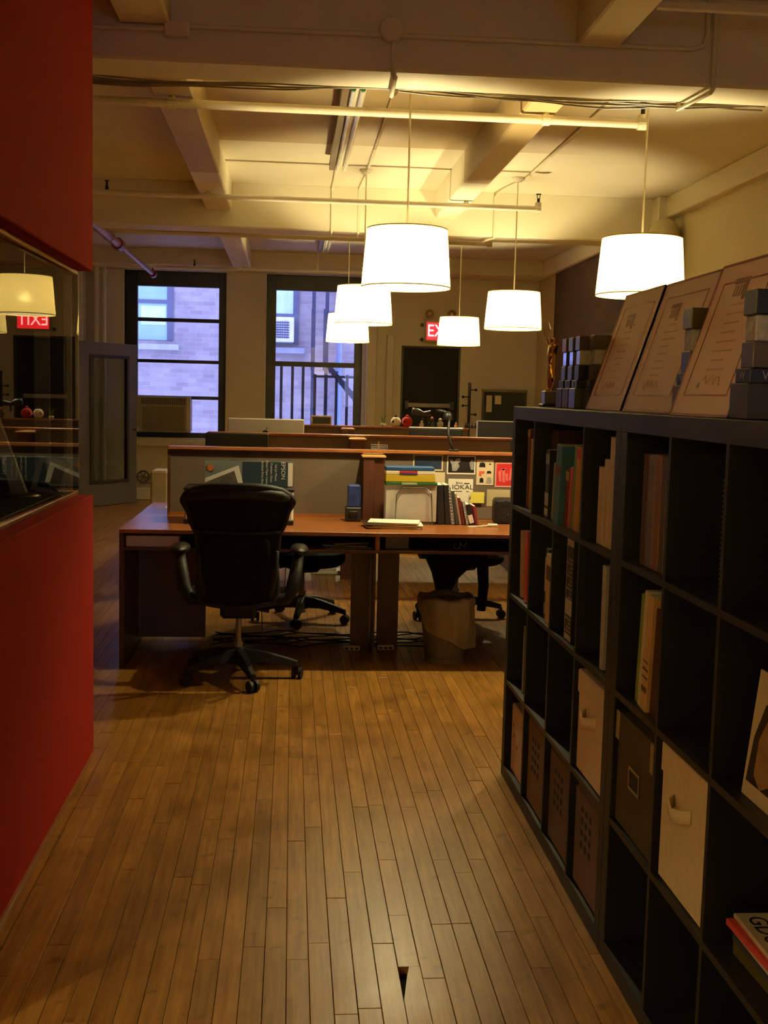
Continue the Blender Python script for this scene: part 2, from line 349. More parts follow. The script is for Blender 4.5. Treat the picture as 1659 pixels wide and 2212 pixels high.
# right wall with cornice, pilaster and bare brick in the last bay
wr = struct(B(XR, XR+.3, YN-.3, YB+.35, 0, ZC+.02).build('wall_right', pm('wall_olive', (198, 186, 146), .7, var=.05, scale=2, bump=.08)), 'pale plastered wall behind the bookcases')
B(XR-.03, XR+.02, 10.9, 14.85, .0, 3.14).build('brick_panel', brick_dark, wr)
B(XR-.08, XR+.01, 5.6, 10.3, 3.17, ZC).build('cornice', paint, wr, bevel=.01)
B(XR-.08, XR+.01, 10.8, 15.4, 3.14, ZC).build('cornice', paint, wr, bevel=.01)
B(XR-.16, XR+.01, 10.28, 10.46, 0, ZC).build('pilaster', paint, wr, bevel=.01)
duct = tag(MB().lathe([(.135, -.5), (.135, 0), (.125, .05), (.09, .10), (.04, .125), (0, .13)], (3.262, 10.08, 3.0), n=28).build('duct_stub', pm('duct_tan', (178, 166, 124), .5), smooth=True), 'round tan duct stub with a domed cap on the right wall under the cornice', 'duct')
wl = struct(B(XL-.3, XL, YN-.3, YB+.35, 0, ZC+.02).build('wall_left', paint), 'cream painted side wall')
# wall behind the camera, with an unseen opening added to let in fill daylight
def wall_y(name, y0, y1, opens, mat):
    m = MB(); xs = sorted(opens); x = XL
    for (a, b, z0, z1) in xs:
        m.box(x, a, y0, y1, 0, ZC+.02); m.box(a, b, y0, y1, 0, z0); m.box(a, b, y0, y1, z1, ZC+.02); x = b
    m.box(x, XR, y0, y1, 0, ZC+.02)
    return struct(m.build(name, mat))
wall_y('wall_near', YN-.3, YN, [(1.7, 2.5, 1.1, 2.4)], paint)
W1 = (-2.29, -.915, .86, 3.135); W2 = (-.365, .97, .86, 3.135)
DX0, DX1, DZ = 1.515, 2.345, 2.21
wb = wall_y('wall_back', YB, YB+.35, [W1, W2, (DX0, DX1, 0, DZ)], paint)
wb['label'] = 'cream back wall with two tall windows and a dark door'
B(-2.3, -.3, 15.93, YB+.001, .74, .83).build('sill_board', paint, wb, bevel=.01)
struct(B(XL, -.3, 15.955, YB+.001, 0, .16).build('baseboard_back', paint, bevel=.008))
B(1.02, 1.16, 15.86, YB+.01, 0, 3.15).build('wall_rib', paint, wb, bevel=.01)
B(1.30, 1.40, 15.9, YB+.01, 0, 2.35).build('wall_rib', paint, wb, bevel=.01)

# ------------------------------------------------------------------ windows
def window(name, W, glass_x, rails, label, zb):
    r = root(name, label); x0, x1, z0, z1 = W; g0, g1 = glass_x; y0, y1 = 16.10, 16.20
    gt = 2.93
    f = MB(); f.box(x0, g0, y0, y1, z0, z1); f.box(g1, x1, y0, y1, z0, z1); f.box(g0, g1, y0, y1, gt, z1); f.box(g0, g1, y0, y1, z0, zb)
    f.build('window_frame', navy_m, r, bevel=.004)
    for (a, b) in rails: B(g0-.005, g1+.005, y0+.015, y1-.02, a, b).build('glazing_bar', navy_m, r, bevel=.003)
    zs = [zb]+[v for ab in sorted(rails) for v in ab]+[gt]
    for i in range(0, len(zs), 2):
        B(g0+.001, g1-.001, y0+.045, y0+.05, zs[i]+.001, zs[i+1]-.001).build('pane', win_glass, r)
    B(x0-.02, x0-.0, 16.0-.004, 16.1, z0, z1).build('jamb_trim', white_m, r)
    return r
window('window_1', W1, (-2.13, -1.02), [(2.452, 2.502), (1.889, 1.934), (1.393, 1.438)], 'tall dark framed sash window with an air conditioner in it', .93)
window('window_2', W2, (-.235, .862), [(1.885, 1.953)], 'tall dark framed sash window with fire escape bars outside', .93)
# exit door
d1 = root('door_1', 'dark steel exit door with a push bar')
B(DX0+.02, DX1-.02, 16.06, 16.11, .01, DZ-.02).build('door_leaf', pm('door_black_green', (34, 31, 25), .75, var=.3, scale=2, spec=.2), d1, bevel=.004)
fr = MB(); fr.box(DX0, DX0+.03, 15.99, 16.14, 0, DZ); fr.box(DX1-.03, DX1, 15.99, 16.14, 0, DZ); fr.box(DX0, DX1, 15.99, 16.14, DZ-.03, DZ); fr.build('door_frame', pm('door_frame_dark', (60, 56, 46), .5), d1, bevel=.004)
bar = B(DX0+.10, DX1-.13, 15.98, 16.02, 1.36, 1.42).build('push_bar', pm('bar_grey', (150, 146, 130), .4), d1, bevel=.008)
B(DX0+.06, DX0+.12, 15.985, 16.06, 1.33, 1.45).build('bar_end', black_m, bar, bevel=.006); B(DX1-.15, DX1-.07, 15.985, 16.06, 1.33, 1.45).build('bar_end', black_m, bar, bevel=.006)
# grey glazed door standing open at the left
ax, ay, bx, by = -2.68, 14.62, -2.075, 15.52
dl = math.hypot(bx-ax, by-ay); ang = math.atan2(by-ay, bx-ax)
d2r = root('door_2', 'grey metal door with a tall glass pane, standing open'); d2r.location = (ax, ay, 0); d2r.rotation_euler = (0, 0, ang)
f = MB(); f.box(0, .21, -.022, .022, .01, 2.1); f.box(dl-.16, dl, -.022, .022, .01, 2.1); f.box(.2, dl-.15, -.022, .022, 1.93, 2.1); f.box(.2, dl-.15, -.022, .022, .01, .30)
f.build('door_leaf', grey_m, d2r, bevel=.003)
f = MB()
for (a, b, c, d) in ((.20, .235, .29, 1.945), (dl-.19, dl-.15, .29, 1.945), (.2, dl-.15, 1.905, 1.945), (.2, dl-.15, .29, .33)): f.box(a, b, -.03, .03, c, d)
f.build('glazing_bead', pm('bead_dark', (40, 34, 28), .5), d2r, bevel=.003)
B(.236, dl-.191, -.004, .004, .331, 1.904).build('pane', door_glass, d2r)
hk = MB(); hk.cyl((dl-.07, -.022, .98), (dl-.07, -.07, .98), .012); hk.ball((dl-.07, -.085, .98), .028); hk.build('door_handle', steel_m, d2r, smooth=True)

# ------------------------------------------------------------------ red office partition
GX = -.875
wp = struct(B(-.93, -.805, 2.6, 4.75, 0, 1.086).build('wall_partition', red_m, bevel=.004), 'bright red office partition with a band of glass')
B(-.93, -.805, 2.6, 4.75, 1.986, ZC).build('upper_wall', red_m, wp, bevel=.004)
B(XL, -.93, 4.63, 4.75, 0, 1.07).build('end_wall', red_m, wp); B(XL, -.93, 4.63, 4.75, 1.986, ZC).build('end_wall', red_m, wp)
B(XL, -.905, 4.66, 4.72, 1.07, 1.986).build('end_screen', pm('office_dark_wall', (58, 52, 42), .8), wp)
B(XL, -.805, 2.5, 2.6, 0, ZC).build('end_wall', red_m, wp)
stop_m = pm('glazing_stop_wood', (150, 96, 48), .35, coat=.3)
B(-.905, -.862, 2.6, 4.735, 1.086, 1.104).build('glazing_stop', stop_m, wp, bevel=.003)
B(-.905, -.862, 2.6, 4.735, 1.968, 1.986).build('glazing_stop', pm('glazing_stop_brass', (178, 140, 72), .3, .4), wp, bevel=.003)
# skirting at the foot of the red wall
B(-.806, -.797, 2.6, 4.75, 0, .012).build('floor_trim', stop_m, wp)
gl = B(-.004, .004, -2.13, 0, 1.104, 1.968).build('office_glass_pane', office_glass, wp, loc=(GX+.012, 4.735, 0), rot=(0, 0, -.012))
B(-.885, -.862, 4.735, 4.748, 1.086, 1.986).build('glass_edge_gasket', black_m, wp)
ct = thing('office_counter', 'dark grey counter top behind the office glass', 'counter', (-1.25, 2.0, 0))
B(-.35, .335, .62, 2.62, 1.06, 1.10).build('counter_top', pm('counter_grey', (62, 58, 56), .55), ct, bevel=.004)
for yy in (.7, 1.6, 2.5): B(-.3, .25, yy-.02, yy+.02, 0, 1.06).build('support', grey_m, ct)
st = thing('lamp_stand', 'slanted brushed metal stand with a round base behind the office glass', 'stand', (-1.03, 4.45, 1.10))
MB().lathe([(0, 0), (.075, 0), (.078, .006), (.06, .014), (.02, .02), (0, .02)], n=28).build('base', steel_m, st, smooth=True)
MB().prism([(-.03, .01), (.03, .012), (-.095, .36), (-.135, .36)], 'y', -.012, .012).build('stem', pm('stand_grey', (196, 186, 158), .5, .2), st, bevel=.004)
MB().ball((-.115, 0, .37), .02, .02, .014).build('joint', steel_m, st, smooth=True)
pf = thing('picture_frame', 'small dark picture in a white mat leaning behind the office glass', 'picture', (-.955, 4.60, 1.10), rot=(math.radians(-8), math.radians(12), 0))
f = MB(); f.box(-.07, .055, -.004, .004, 0, .018); f.box(-.07, .055, -.004, .004, .115, .14); f.box(-.07, -.048, -.004, .004, .018, .115); f.box(.04, .055, -.004, .004, .018, .115); f.build('mat_border', pm('mat_grey', (170, 164, 148), .7), pf)
B(-.048, .04, -.002, .002, .018, .115).build('picture', pm('picture_dark', (50, 52, 42), .5, var=.5, scale=30), pf)
tag(B(-1.015, -.955, 4.635, 4.655, 1.10, 1.74).build('stripe_board', pm('stripe_grey', (150, 142, 122), .8), bevel=.002), 'narrow grey board added to stand in for a pale stripe in the office glass', 'board')  # board made up to imitate a pale stripe in the glass

# ------------------------------------------------------------------ pendant lamps
def make_pendant():
    r = thing('pendant_lamp', '', 'lamp')
    R0, R1 = .243, .218; prof = []
    m = MB(); n = 48
    m.add([(r*math.cos(2*PI*i/n), r*math.sin(2*PI*i/n), z) for r, z in ((R0, 0), (R1, .315)) for i in range(n)], [(i, (i+1) % n, n+(i+1) % n, n+i) for i in range(n)])   # one layer of cloth
    sh = m.build('lamp_shade', shade_m, r, smooth=False); smooth_angle(sh, .9)
    MB().lathe([(R0+.001, 0), (R0+.001, .006), (R0-.002, .006), (R0-.002, 0)], n=n, closed=True).build('rim', pm('shade_rim', (170, 140, 70), .6), sh)
    MB().lathe([(R1+.001, .309), (R1+.001, .315), (R1-.002, .315), (R1-.002, .309)], n=n, closed=True).build('rim', MATS['shade_rim'], sh)
    s = MB()
    for k in range(3):
        t = 2*PI*k/3+.3; s.cyl((0, 0, .285), (R1*math.cos(t), R1*math.sin(t), .305), .002, n=6)
    s.cyl((0, 0, .275), (0, 0, .295), .025, n=16); s.build('spider', white_m, r)
    MB().cyl((0, 0, .19), (0, 0, .30), .019, n=16).build('socket', white_m, r)
    m = MB(); m.ball((0, 0, .135), .032, n=12, m=8); m.build('bulb', em('bulb_glow', BULB_COL, BULB, True), r, smooth=True)
    MB().cyl((0, 0, .29), (0, 0, 1.245), .0055, n=10).build('cord', pm('cord_white', (236, 226, 190), .4), r)
    MB().lathe([(0, 1.258), (.055, 1.258), (.055, 1.25), (.035, 1.225), (.012, 1.22), (0, 1.22)], n=24).build('canopy', white_m, r, smooth=True)
    return r
lamp_pos = [(.608, 6.28, 'large lit drum pendant lamp above the office chair desk, nearest of its row'),
            (.582, 9.62, 'lit drum pendant lamp partly behind the nearest middle lamp, over the second desk row'),
            (.612, 12.95, 'lit drum pendant lamp in front of the fire escape window, farthest of the middle row'),
            (1.915, 6.30, 'large lit drum pendant lamp beyond the leaning certificates'),
            (1.862, 9.70, 'lit drum pendant lamp left of the gold statuette, above the second desk row'),
            (1.875, 12.98, 'lit drum pendant lamp covering half of the exit sign'),
            (-2.2, .7, 'added unseen drum pendant lamp left of the viewer, before the red office'), (-2.2, -2.64, 'added unseen drum pendant lamp far behind the viewer on the left'),
            (.9, -3.8, 'added unseen drum pendant lamp far behind the viewer in the middle')]  # lamps around the viewer are unseen, added to light bookcase and red wall
lamp0 = make_pendant()
for i, (x, y, lb) in enumerate(lamp_pos):
    o = lamp0 if i == 0 else copy_tree(lamp0)
    o.location = (x, y, 2.102); o['label'] = lb; o['group'] = 'drum pendant lamps in two rows'

# ------------------------------------------------------------------ pipes, conduits, ceiling fittings
def sprinkler(name, label, pts_x, y, z, heads, hangers, r=.022):
    t = thing(name, label, 'pipe', (0, y, z), group='sprinkler pipes under the ceiling')
    x0, x1 = pts_x
    MB().cyl((x0, 0, 0), (x1, 0, 0), r, n=14).build('pipe', pipe_m, t, smooth=False)
    smooth_angle(t.children[0])
    e = MB(); e.cyl((x1-.03, 0, 0), (x1+.02, 0, 0), r*1.35, n=14); e.cyl((x1, 0, -.02), (x1, 0, .05), r*1.15, n=12); e.build('elbow', pipe_m, t)
    h = MB(); h.cyl((x1, 0, .05), (x1, 0, .085), .012, n=10); h.box(x1-.014, x1-.009, -.004, .004, .085, .115); h.box(x1+.009, x1+.014, -.004, .004, .085, .115); h.cyl((x1, 0, .115), (x1, 0, .12), .022, n=12)
    h.build('sprinkler_head', pm('brass_dark', (60, 46, 26), .4, .8), t)
    for hx, top in hangers:
        g = MB(); g.cyl((hx, 0, r*.5), (hx, 0, top-z), .006, n=8); g.cyl((hx, 0, r*.8), (hx, 0, r*.8+.05), .018, n=10); g.cyl((hx-.02, 0, 0), (hx+.02, 0, 0), r*1.3, n=14); g.build('hanger', pipe_m, t)
    for hx in heads:
        h = MB(); h.cyl((hx, 0, r), (hx, 0, .05), .014, n=10); h.cyl((hx, 0, .05), (hx, 0, .09), .009, n=8); h.cyl((hx, 0, .09), (hx, 0, .095), .02, n=12); h.build('sprinkler_head', MATS['brass_dark'], t)
    return t
sprinkler('sprinkler_pipe', 'cream sprinkler pipe crossing nearest, just behind the front beam', (XL, 1.955), 6.53, 3.082, (), ((-.68, LZ+.01), (1.40, LZ+.01)), .024)
sprinkler('sprinkler_pipe', 'cream sprinkler pipe crossing just before the second beam', (XL, 2.0), 9.50, 3.078, (-1.5,), ((-.70, LZ+.01), (1.40, LZ+.01)), .022)
sprinkler('sprinkler_pipe', 'cream sprinkler pipe crossing behind the second beam', (XL, 1.99), 11.76, 3.078, (), ((-1.5, ZC), (.0, ZC)), .022)
sprinkler('sprinkler_pipe', 'cream sprinkler pipe crossing farthest, above the windows', (XL, 1.25), 14.80, 3.06, (-1.25,), ((-.62, LZ), (.3, ZC)), .022)
t = thing('standpipe', 'purple red pipe running along the ceiling on the left', 'pipe', (-1.81, 0, 3.0))
MB().cyl((0, 9.0, 0), (0, 12.2, 0), .045, n=18).build('pipe', pm('pipe_mauve', (150, 104, 112), .4), t); smooth_angle(t.children[0])
MB().cyl((0, 12.2, 0), (0, 15.1, 0), .026, n=14).build('pipe', MATS['pipe_mauve'], t)
e = MB(); e.cyl((0, 12.1, 0), (0, 12.3, 0), .062, n=18); e.build('coupling', pm('pipe_red', (140, 36, 40), .4), t)
e = MB(); e.cyl((0, 15.08, 0), (0, 15.2, 0), .05, n=14); e.cyl((0, 15.15, 0), (0, 15.15, .10), .012, n=8); e.build('end_cap', MATS['pipe_red'], t)
MB().tube([(.06*math.cos(a*PI/8), 11.6, .055*math.sin(a*PI/8)+.01) for a in range(16)], .006, 6, True).build('ring_hanger', pipe_m, t)
MB().cyl((0, 11.6, .06), (0, 11.6, ZC-3.0), .006, n=8).build('hanger_rod', pipe_m, t)
# risers in the back left corner
for x, r, lb in ((-2.64, .035, 'white riser pipe in the back corner, left one of the pair'), (-2.54, .028, 'white riser pipe in the back corner, right one of the pair')):
    t = thing('riser_pipe', lb, 'pipe', (x, 15.85, 0), group='riser pipes in the back left corner')
    MB().cyl((0, 0, 0), (0, 0, ZC), r, n=14).build('pipe', white_m, t); smooth_angle(t.children[0])
    for z in (.5, 2.0, 3.05): MB().cyl((0, 0, z), (0, 0, z+.04), r+.012, n=14).build('collar', white_m, t)
tag(B(-2.96, -2.80, 15.70, 15.98, 0, ZC).build('corner_column', white_m, bevel=.01), 'square white column in the back left corner', 'column')
# fluorescent battens
def batten(label, y0, y1, x):
    t = thing('fluorescent_fixture', label, 'light fixture', (x, (y0+y1)/2, 3.26), group='unlit fluorescent battens')
    h = (y1-y0)/2
    B(-.07, -.03, -h, h, -.01, .05).build('side_rail', pm('fixture_bronze', (90, 70, 36), .4, .4), t)
    B(-.03, .075, -h, h, .02, .05).build('body', white_m, t, bevel=.004)
    for dx in (-.005, .05):
        tb = MB().cyl((dx, -h+.03, -.002), (dx, h-.01, -.002), .0145, n=14).build('tube', pm('tube_glass', (235, 232, 210), .12, coat=.6), t); smooth_angle(tb)
        MB().cyl((dx, -h, -.002), (dx, -h+.03, -.002), .0155, n=14).build('tube_end', pm('tube_green', (40, 110, 60), .4), tb)
    for dy in (-h*.7, h*.7): MB().cyl((0, dy, .05), (0, dy, ZC-3.26), .008, n=8).build('stem', white_m, t)
batten('unlit twin tube fluorescent fixture nearest the front beam', 6.72, 9.12, .33)
batten('unlit twin tube fluorescent fixture beyond the second beam', 12.1, 14.4, .36)
# conduits
def conduit(label, pts, r=.011, boxes=(), straps=()):
    t = thing('conduit', label, 'conduit', pts[0]); o = Vector(pts[0])
    MB().tube([Vector(p)-o for p in pts], r, 10).build('tube', paint, t); smooth_angle(t.children[0])
    for (x0, x1, y0, y1, z0, z1) in boxes: B(x0-o.x, x1-o.x, y0-o.y, y1-o.y, z0-o.z, z1-o.z).build('box', paint, t, bevel=.006)
    for (c, r_) in straps:
        p = Vector(c)-o; MB().cyl(p, p+Vector((0, -.0, -.0))+Vector((.02, 0, 0)), r_, n=10).build('coupling', paint, t)
    return t
jx = conduit('painted conduit along the face of the front beam with an octagonal junction box', [(-.9, 5.285, 3.098), (-.62, 5.285, 3.10), (-.45, 5.285, 3.118), (.42, 5.285, 3.123), (1.80, 5.285, 3.128), (1.85, 5.285, 3.145), (1.868, 5.285, 3.19), (1.868, 5.285, ZC)], .011,
     boxes=[(-.585, -.475, 5.262, 5.299, 3.07, 3.135)])
oct_ = [(.057*math.cos(PI/8+k*PI/4), .057*math.sin(PI/8+k*PI/4)) for k in range(8)]
MB().prism([(.418+.9+u, 3.143-3.098+v) for u, v in oct_], 'y', -.035, .014).build('junction_box', paint, jx, bevel=.005)
conduit('painted conduit dropping from the junction box and running back along the ceiling', [(.430, 5.285, 3.09), (.430, 5.285, 2.955), (.44, 5.30, 2.945), (.45, 5.62, 2.945), (.47, 5.64, 2.96), (.56, 5.66, 3.33), (.588, 5.75, 3.345), (.588, 9.6, 3.345)], .012)
conduit('painted conduit dropping over the front beam at the right', [(1.905, 5.285, ZC), (1.905, 5.285, 2.955), (1.90, 5.30, 2.945), (1.86, 5.63, 2.945), (1.86, 5.64, 3.34), (1.92, 5.8, 3.345), (1.92, 9.7, 3.345)], .012)
conduit('painted conduit dropping down the second beam by the left lamp cord', [(.588, 9.7, 3.345), (.575, 10.2, 3.345), (.57, 10.435, 3.33), (.57, 10.435, 2.955), (.57, 10.6, 2.95)], .010)
conduit('painted conduit dropping down the second beam under the fluorescent fixture', [(.33, 9.15, 3.345), (.33, 10.3, 3.345), (.33, 10.435, 3.32), (.33, 10.435, 2.955), (.33, 10.6, 2.95)], .010)
conduit('painted conduit dropping down the second beam by the right lamp cord', [(1.9, 9.7, 3.345), (1.82, 10.2, 3.345), (1.80, 10.435, 3.32), (1.80, 10.435, 2.955), (1.74, 10.5, 2.945), (1.70, 10.8, 2.945)], .010)
conduit('white pipe end at the very top right corner', [(1.52, 4.95, 3.20), (3.3, 4.95, 3.20)], .02)
# cable bundle stapled under the front beam
cm = pm('cable_tan', (120, 104, 70), .5, var=.2)
cb = thing('cable_bundle', 'tangle of tan cables sagging along the back of the front beam', 'cables', (0, 5.64, 2.97))
rc = random.Random(3)
for k in range(5):
    pts = []
    for i in range(60):
        x = -1.6+i*(3.9/59); w = .014*math.sin(x*2.9+.4)+.007*math.sin(x*(4+k)+k*1.3)+rc.uniform(-.0015, .0015)
        pts.append((x, .012*(k-2)+.006*math.sin(x*7+k), w+.012-.004*k))
    MB().tube(pts, .0045, 6).build('cable', cm, cb)

# ------------------------------------------------------------------ bench desks
def make_desk():
    t = thing('bench_desk', '', 'desk')
    # origin: left front corner on the floor, x right, y back, width 2.82, depth 1.52
    Wd, Dp, H = 2.82, 1.52, .766
    B(0, Wd, 0, Dp, H-.022, H).build('desktop', cherry_m, t, bevel=.002)
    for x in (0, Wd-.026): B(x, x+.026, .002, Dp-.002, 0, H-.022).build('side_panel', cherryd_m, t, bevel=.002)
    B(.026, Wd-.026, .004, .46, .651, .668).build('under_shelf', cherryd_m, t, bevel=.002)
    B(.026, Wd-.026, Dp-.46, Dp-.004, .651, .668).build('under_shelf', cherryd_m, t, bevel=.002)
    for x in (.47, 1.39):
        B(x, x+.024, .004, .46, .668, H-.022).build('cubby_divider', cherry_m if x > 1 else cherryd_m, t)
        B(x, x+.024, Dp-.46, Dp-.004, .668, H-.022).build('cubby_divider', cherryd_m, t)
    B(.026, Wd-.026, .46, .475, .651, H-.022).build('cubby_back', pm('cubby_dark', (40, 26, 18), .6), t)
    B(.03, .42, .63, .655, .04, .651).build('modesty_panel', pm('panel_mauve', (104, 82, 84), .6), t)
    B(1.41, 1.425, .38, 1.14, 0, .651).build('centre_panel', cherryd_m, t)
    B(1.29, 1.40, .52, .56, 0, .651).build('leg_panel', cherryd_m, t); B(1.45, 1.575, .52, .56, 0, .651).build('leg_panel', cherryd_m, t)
    # partition
    y = .765
    B(.19, 1.36, y, y+.03, H, 1.165).build('felt_panel', felt_m, t, bevel=.003)
    B(1.485, Wd-.10, y, y+.03, H, 1.165).build('felt_panel', felt_m, t, bevel=.003)
    B(.18, Wd-.09, y-.03, y+.06, 1.165, 1.185).build('partition_cap', cherry_m, t, bevel=.003)
    B(.18, 1.36, y-.008, y, H, H+.02).build('base_rail', cherry_m, t)
    B(.176, .192, y-.008, y+.04, H, 1.165).build('end_trim', cherryd_m, t)
    B(1.355, 1.42, y-.13, y+.15, H, 1.145).build('post', cherryd_m, t, bevel=.002); B(1.42, 1.485, y-.12, y+.14, H, 1.145).build('post', cherryd_m, t, bevel=.002)
    B(1.345, 1.49, y-.14, y+.16, 1.145, 1.157).build('post_cap', pm('pale_oak', (206, 156, 92), .4), t, bevel=.002)
    return t
DX, DY = -.918, 6.22
desk0 = make_desk()
for i, (y, lb) in enumerate(((DY, 'cherry wood bench desk with felt partition, nearest, behind the mesh chair'), (8.80, 'cherry wood bench desk with felt partition in the middle row'), (11.50, 'cherry wood bench desk with felt partition in the row nearest the windows'))):
    o = desk0 if i == 0 else copy_tree(desk0)
    o.location = (DX+(.0 if i == 0 else .05*i), y, 0); o['label'] = lb; o['group'] = 'bench desks in three rows'
P1 = DY+.765      # partition face of the nearest desk
P2 = 8.80+.765; P3 = 11.50+.765
TZ = .766

# ------------------------------------------------------------------ office chair
def make_chair():
    t = thing('office_chair', '', 'chair')
    # facing +Y, origin on the floor under the hub
    for k in range(5):
        a = math.radians(214+72*k); dx, dy = math.cos(a), math.sin(a)
        m = MB(); n = 6; prev = None
        pts = [(.025, .125, .036, .038), (.14, .118, .029, .028), (.26, .094, .023, .020), (.318, .080, .021, .016)]
        vs = []; fs = []
        for (r, z, hw, hh) in pts:
            px, py = dx*r, dy*r; nx, ny = -dy, dx
            vs += [(px+nx*hw, py+ny*hw, z-hh), (px-nx*hw, py-ny*hw, z-hh), (px-nx*hw*.6, py-ny*hw*.6, z+hh), (px+nx*hw*.6, py+ny*hw*.6, z+hh)]
        for i in range(3):
            for j in range(4): fs.append((i*4+j, i*4+(j+1) % 4, (i+1)*4+(j+1) % 4, (i+1)*4+j))
        fs += [(3, 2, 1, 0), (12, 13, 14, 15)]
        lg = m.add(vs, fs).build('leg', grey_plas, t, bevel=.004)
        c = MB(); cx, cy = dx*.315, dy*.315; b = a+.9+k; ux, uy = math.cos(b), math.sin(b)
        for s in (-1, 1):
            c.cyl((cx+ux*.010*s, cy+uy*.010*s, .030), (cx+ux*.026*s, cy+uy*.026*s, .030), .030, n=16)
        c.cyl((cx, cy, .03), (cx, cy, .075), .009, n=10); c.cyl((cx-ux*.012, cy-uy*.012, .03), (cx+ux*.012, cy+uy*.012, .03), .012, n=10)
        c.build('caster', rubber_m, lg)
    MB().lathe([(0, .08), (.045, .08), (.048, .11), (.04, .145), (.03, .17), (0, .17)], n=20).build('hub', grey_plas, t, smooth=True)
    m = MB(); m.cyl((0, 0, .05), (0, 0, .20), .027, n=16); m.cyl((0, 0, .20), (0, 0, .36), .016, n=14); smooth_angle(m.build('gas_cylinder', steel_m, t))
    mm = B(-.095, .095, -.10, .12, .335, .42).build('mechanism', grey_plas, t, bevel=.018)
    MB().cyl((.10, .0, .37), (.16, 0, .36), .010, n=8).build('lever', black_m, mm); MB().tube([(.12, .02, .36), (.125, .02, .25), (.13, .03, .17)], .003, 6).build('cable', black_m, mm)
    # seat: rounded shell with waterfall front
    def shell(W, D, fz, name, th, mat, parent):
        nx, ny = 12, 12; vs = []; fs = []
        for lay in (0, 1):
            for j in range(ny+1):
                v = -1+2*j/ny
                for i in range(nx+1):
                    u = -1+2*i/nx
                    k = (abs(u)**4+abs(v)**4)**.25; s = 1/max(k, 1e-6) if k > 1 else 1
                    uu, vv = u*s, v*s
                    vs.append((uu*W, vv*D, fz(uu, vv)-lay*th))
        q = (nx+1)*(ny+1)
        for j in range(ny):
            for i in range(nx):
                a = j*(nx+1)+i; fs.append((a, a+1, a+nx+2, a+nx+1)); fs.append((q+a, q+a+nx+1, q+a+nx+2, q+a+1))
        edge = [i for i in range(nx+1)]+[j*(nx+1)+nx for j in range(1, ny+1)]+[ny*(nx+1)+i for i in range(nx-1, -1, -1)]+[j*(nx+1) for j in range(ny-1, 0, -1)]
        for a, b in zip(edge, edge[1:]+edge[:1]): fs.append((a, q+a, q+b, b))
        return MB().add(vs, fs).build(name, mat, parent, smooth=True)
    se = shell(.255, .235, lambda u, v: .455+.02*abs(u)**3-.04*max(v, 0)**3+.012*max(-v, 0)**2, 'seat', .03, mesh_m, t)
    se.location = (0, .05, 0)
    # backrest: tapering outline leaning back
    def bx(v):  # half width at height parameter 0..1
        pts = [(0, .185), (.12, .205), (.35, .195), (.55, .205), (.75, .245), (.90, .278), (.97, .258), (1.0, .215)]
        for (a, wa), (b, wb_) in zip(pts, pts[1:]):
            if a <= v <= b: s = (v-a)/(b-a); s = s*s*(3-2*s); return wa+(wb_-wa)*s
        return .215
    z0, z1 = .425, 1.045
    def bp(u, v):
        w = bx(v); z = z0+(z1-z0)*v
        z += -.022*abs(u)**3 if v > .9 else 0
        z += .02*abs(u)**2*(1-v)**2
        y = -.235+.035*math.sin(v*PI*1.1)-.06*v+.05*abs(u)**2.2*(.6+.4*v)
        return (u*w, y, z)
    nu, nv = 16, 24; vs = []; fs = []
    for lay in (0, .006):
        for j in range(nv+1):
            for i in range(nu+1):
                p = bp(-1+2*i/nu, j/nv); vs.append((p[0], p[1]-lay, p[2]))
    q = (nu+1)*(nv+1)
    for j in range(nv):
        for i in range(nu):
            a = j*(nu+1)+i; fs.append((a, a+1, a+nu+2, a+nu+1)); fs.append((q+a, q+a+nu+1, q+a+nu+2, q+a+1))
    edge = [i for i in range(nu+1)]+[j*(nu+1)+nu for j in range(1, nv+1)]+[nv*(nu+1)+i for i in range(nu-1, -1, -1)]+[j*(nu+1) for j in range(nv-1, 0, -1)]
    for a, b in zip(edge, edge[1:]+edge[:1]): fs.append((a, q+a, q+b, b))
    MB().add(vs, fs).build('backrest', mesh_m, t, smooth=True)
    loop = [bp(1, j/24) for j in range(25)]+[bp(u/8, 1) for u in range(7, -8, -1)]+[bp(-1, j/24) for j in range(24, -1, -1)]+[bp(u/8, 0) for u in range(-7, 8)]
    rr = [.014+.010*max(0, (p[2]-.9)/.15) for p in loop]
    k = len(loop); m = MB(); m.tube(loop, rr, 10, True); m.build('back_frame', grey_plas, t, smooth=True)
    # thick upper yoke and lumbar pad
    yk = [(bp(u/6, .945)[0]*.98, bp(u/6, .945)[1]-.012, bp(u/6, .945)[2]) for u in range(-6, 7)]
    MB().tube(yk, [.016]+[.030]*11+[.016], 10).build('yoke', grey_plas, t, smooth=True)
    ck = [(bp(u/6, .62)[0]*.99, bp(u/6, .62)[1]-.012, bp(u/6, .62)[2]) for u in range(-6, 7)]
    MB().tube(ck, .010, 8).build('cross_bar', grey_plas, t, smooth=True)
    lp = shell(.165, .075, lambda u, v: .012-.012*u*u-.01*v*v, 'lumbar_pad', .02, mesh_m, t)
    lp.location = (0, -.245, .72); lp.rotation_euler = (math.radians(92), 0, 0)
    for s in (-1, 1):
        ap = MB(); ap.ball((s*.315, .08, .685), .050, .13, .028, n=16, m=10); ap.build('arm_pad', black_m, t, smooth=True)
        m = MB(); m.tube([(s*.14, -.06, .42), (s*.25, -.07, .44), (s*.285, -.06, .50), (s*.300, -.03, .59), (s*.315, .04, .67)], [.026, .034, .038, .034, .026], 10); m.build('arm_post', grey_plas, t, smooth=True)
        m = MB(); m.tube([(s*.08, -.04, .40), (s*.17, -.2, .47), (s*.19, -.245, .60), (s*.2, -.27, .72)], [.02, .018, .014, .010], 8); m.build('back_support', grey_plas, t, smooth=True)
    return t
ch0 = make_chair()
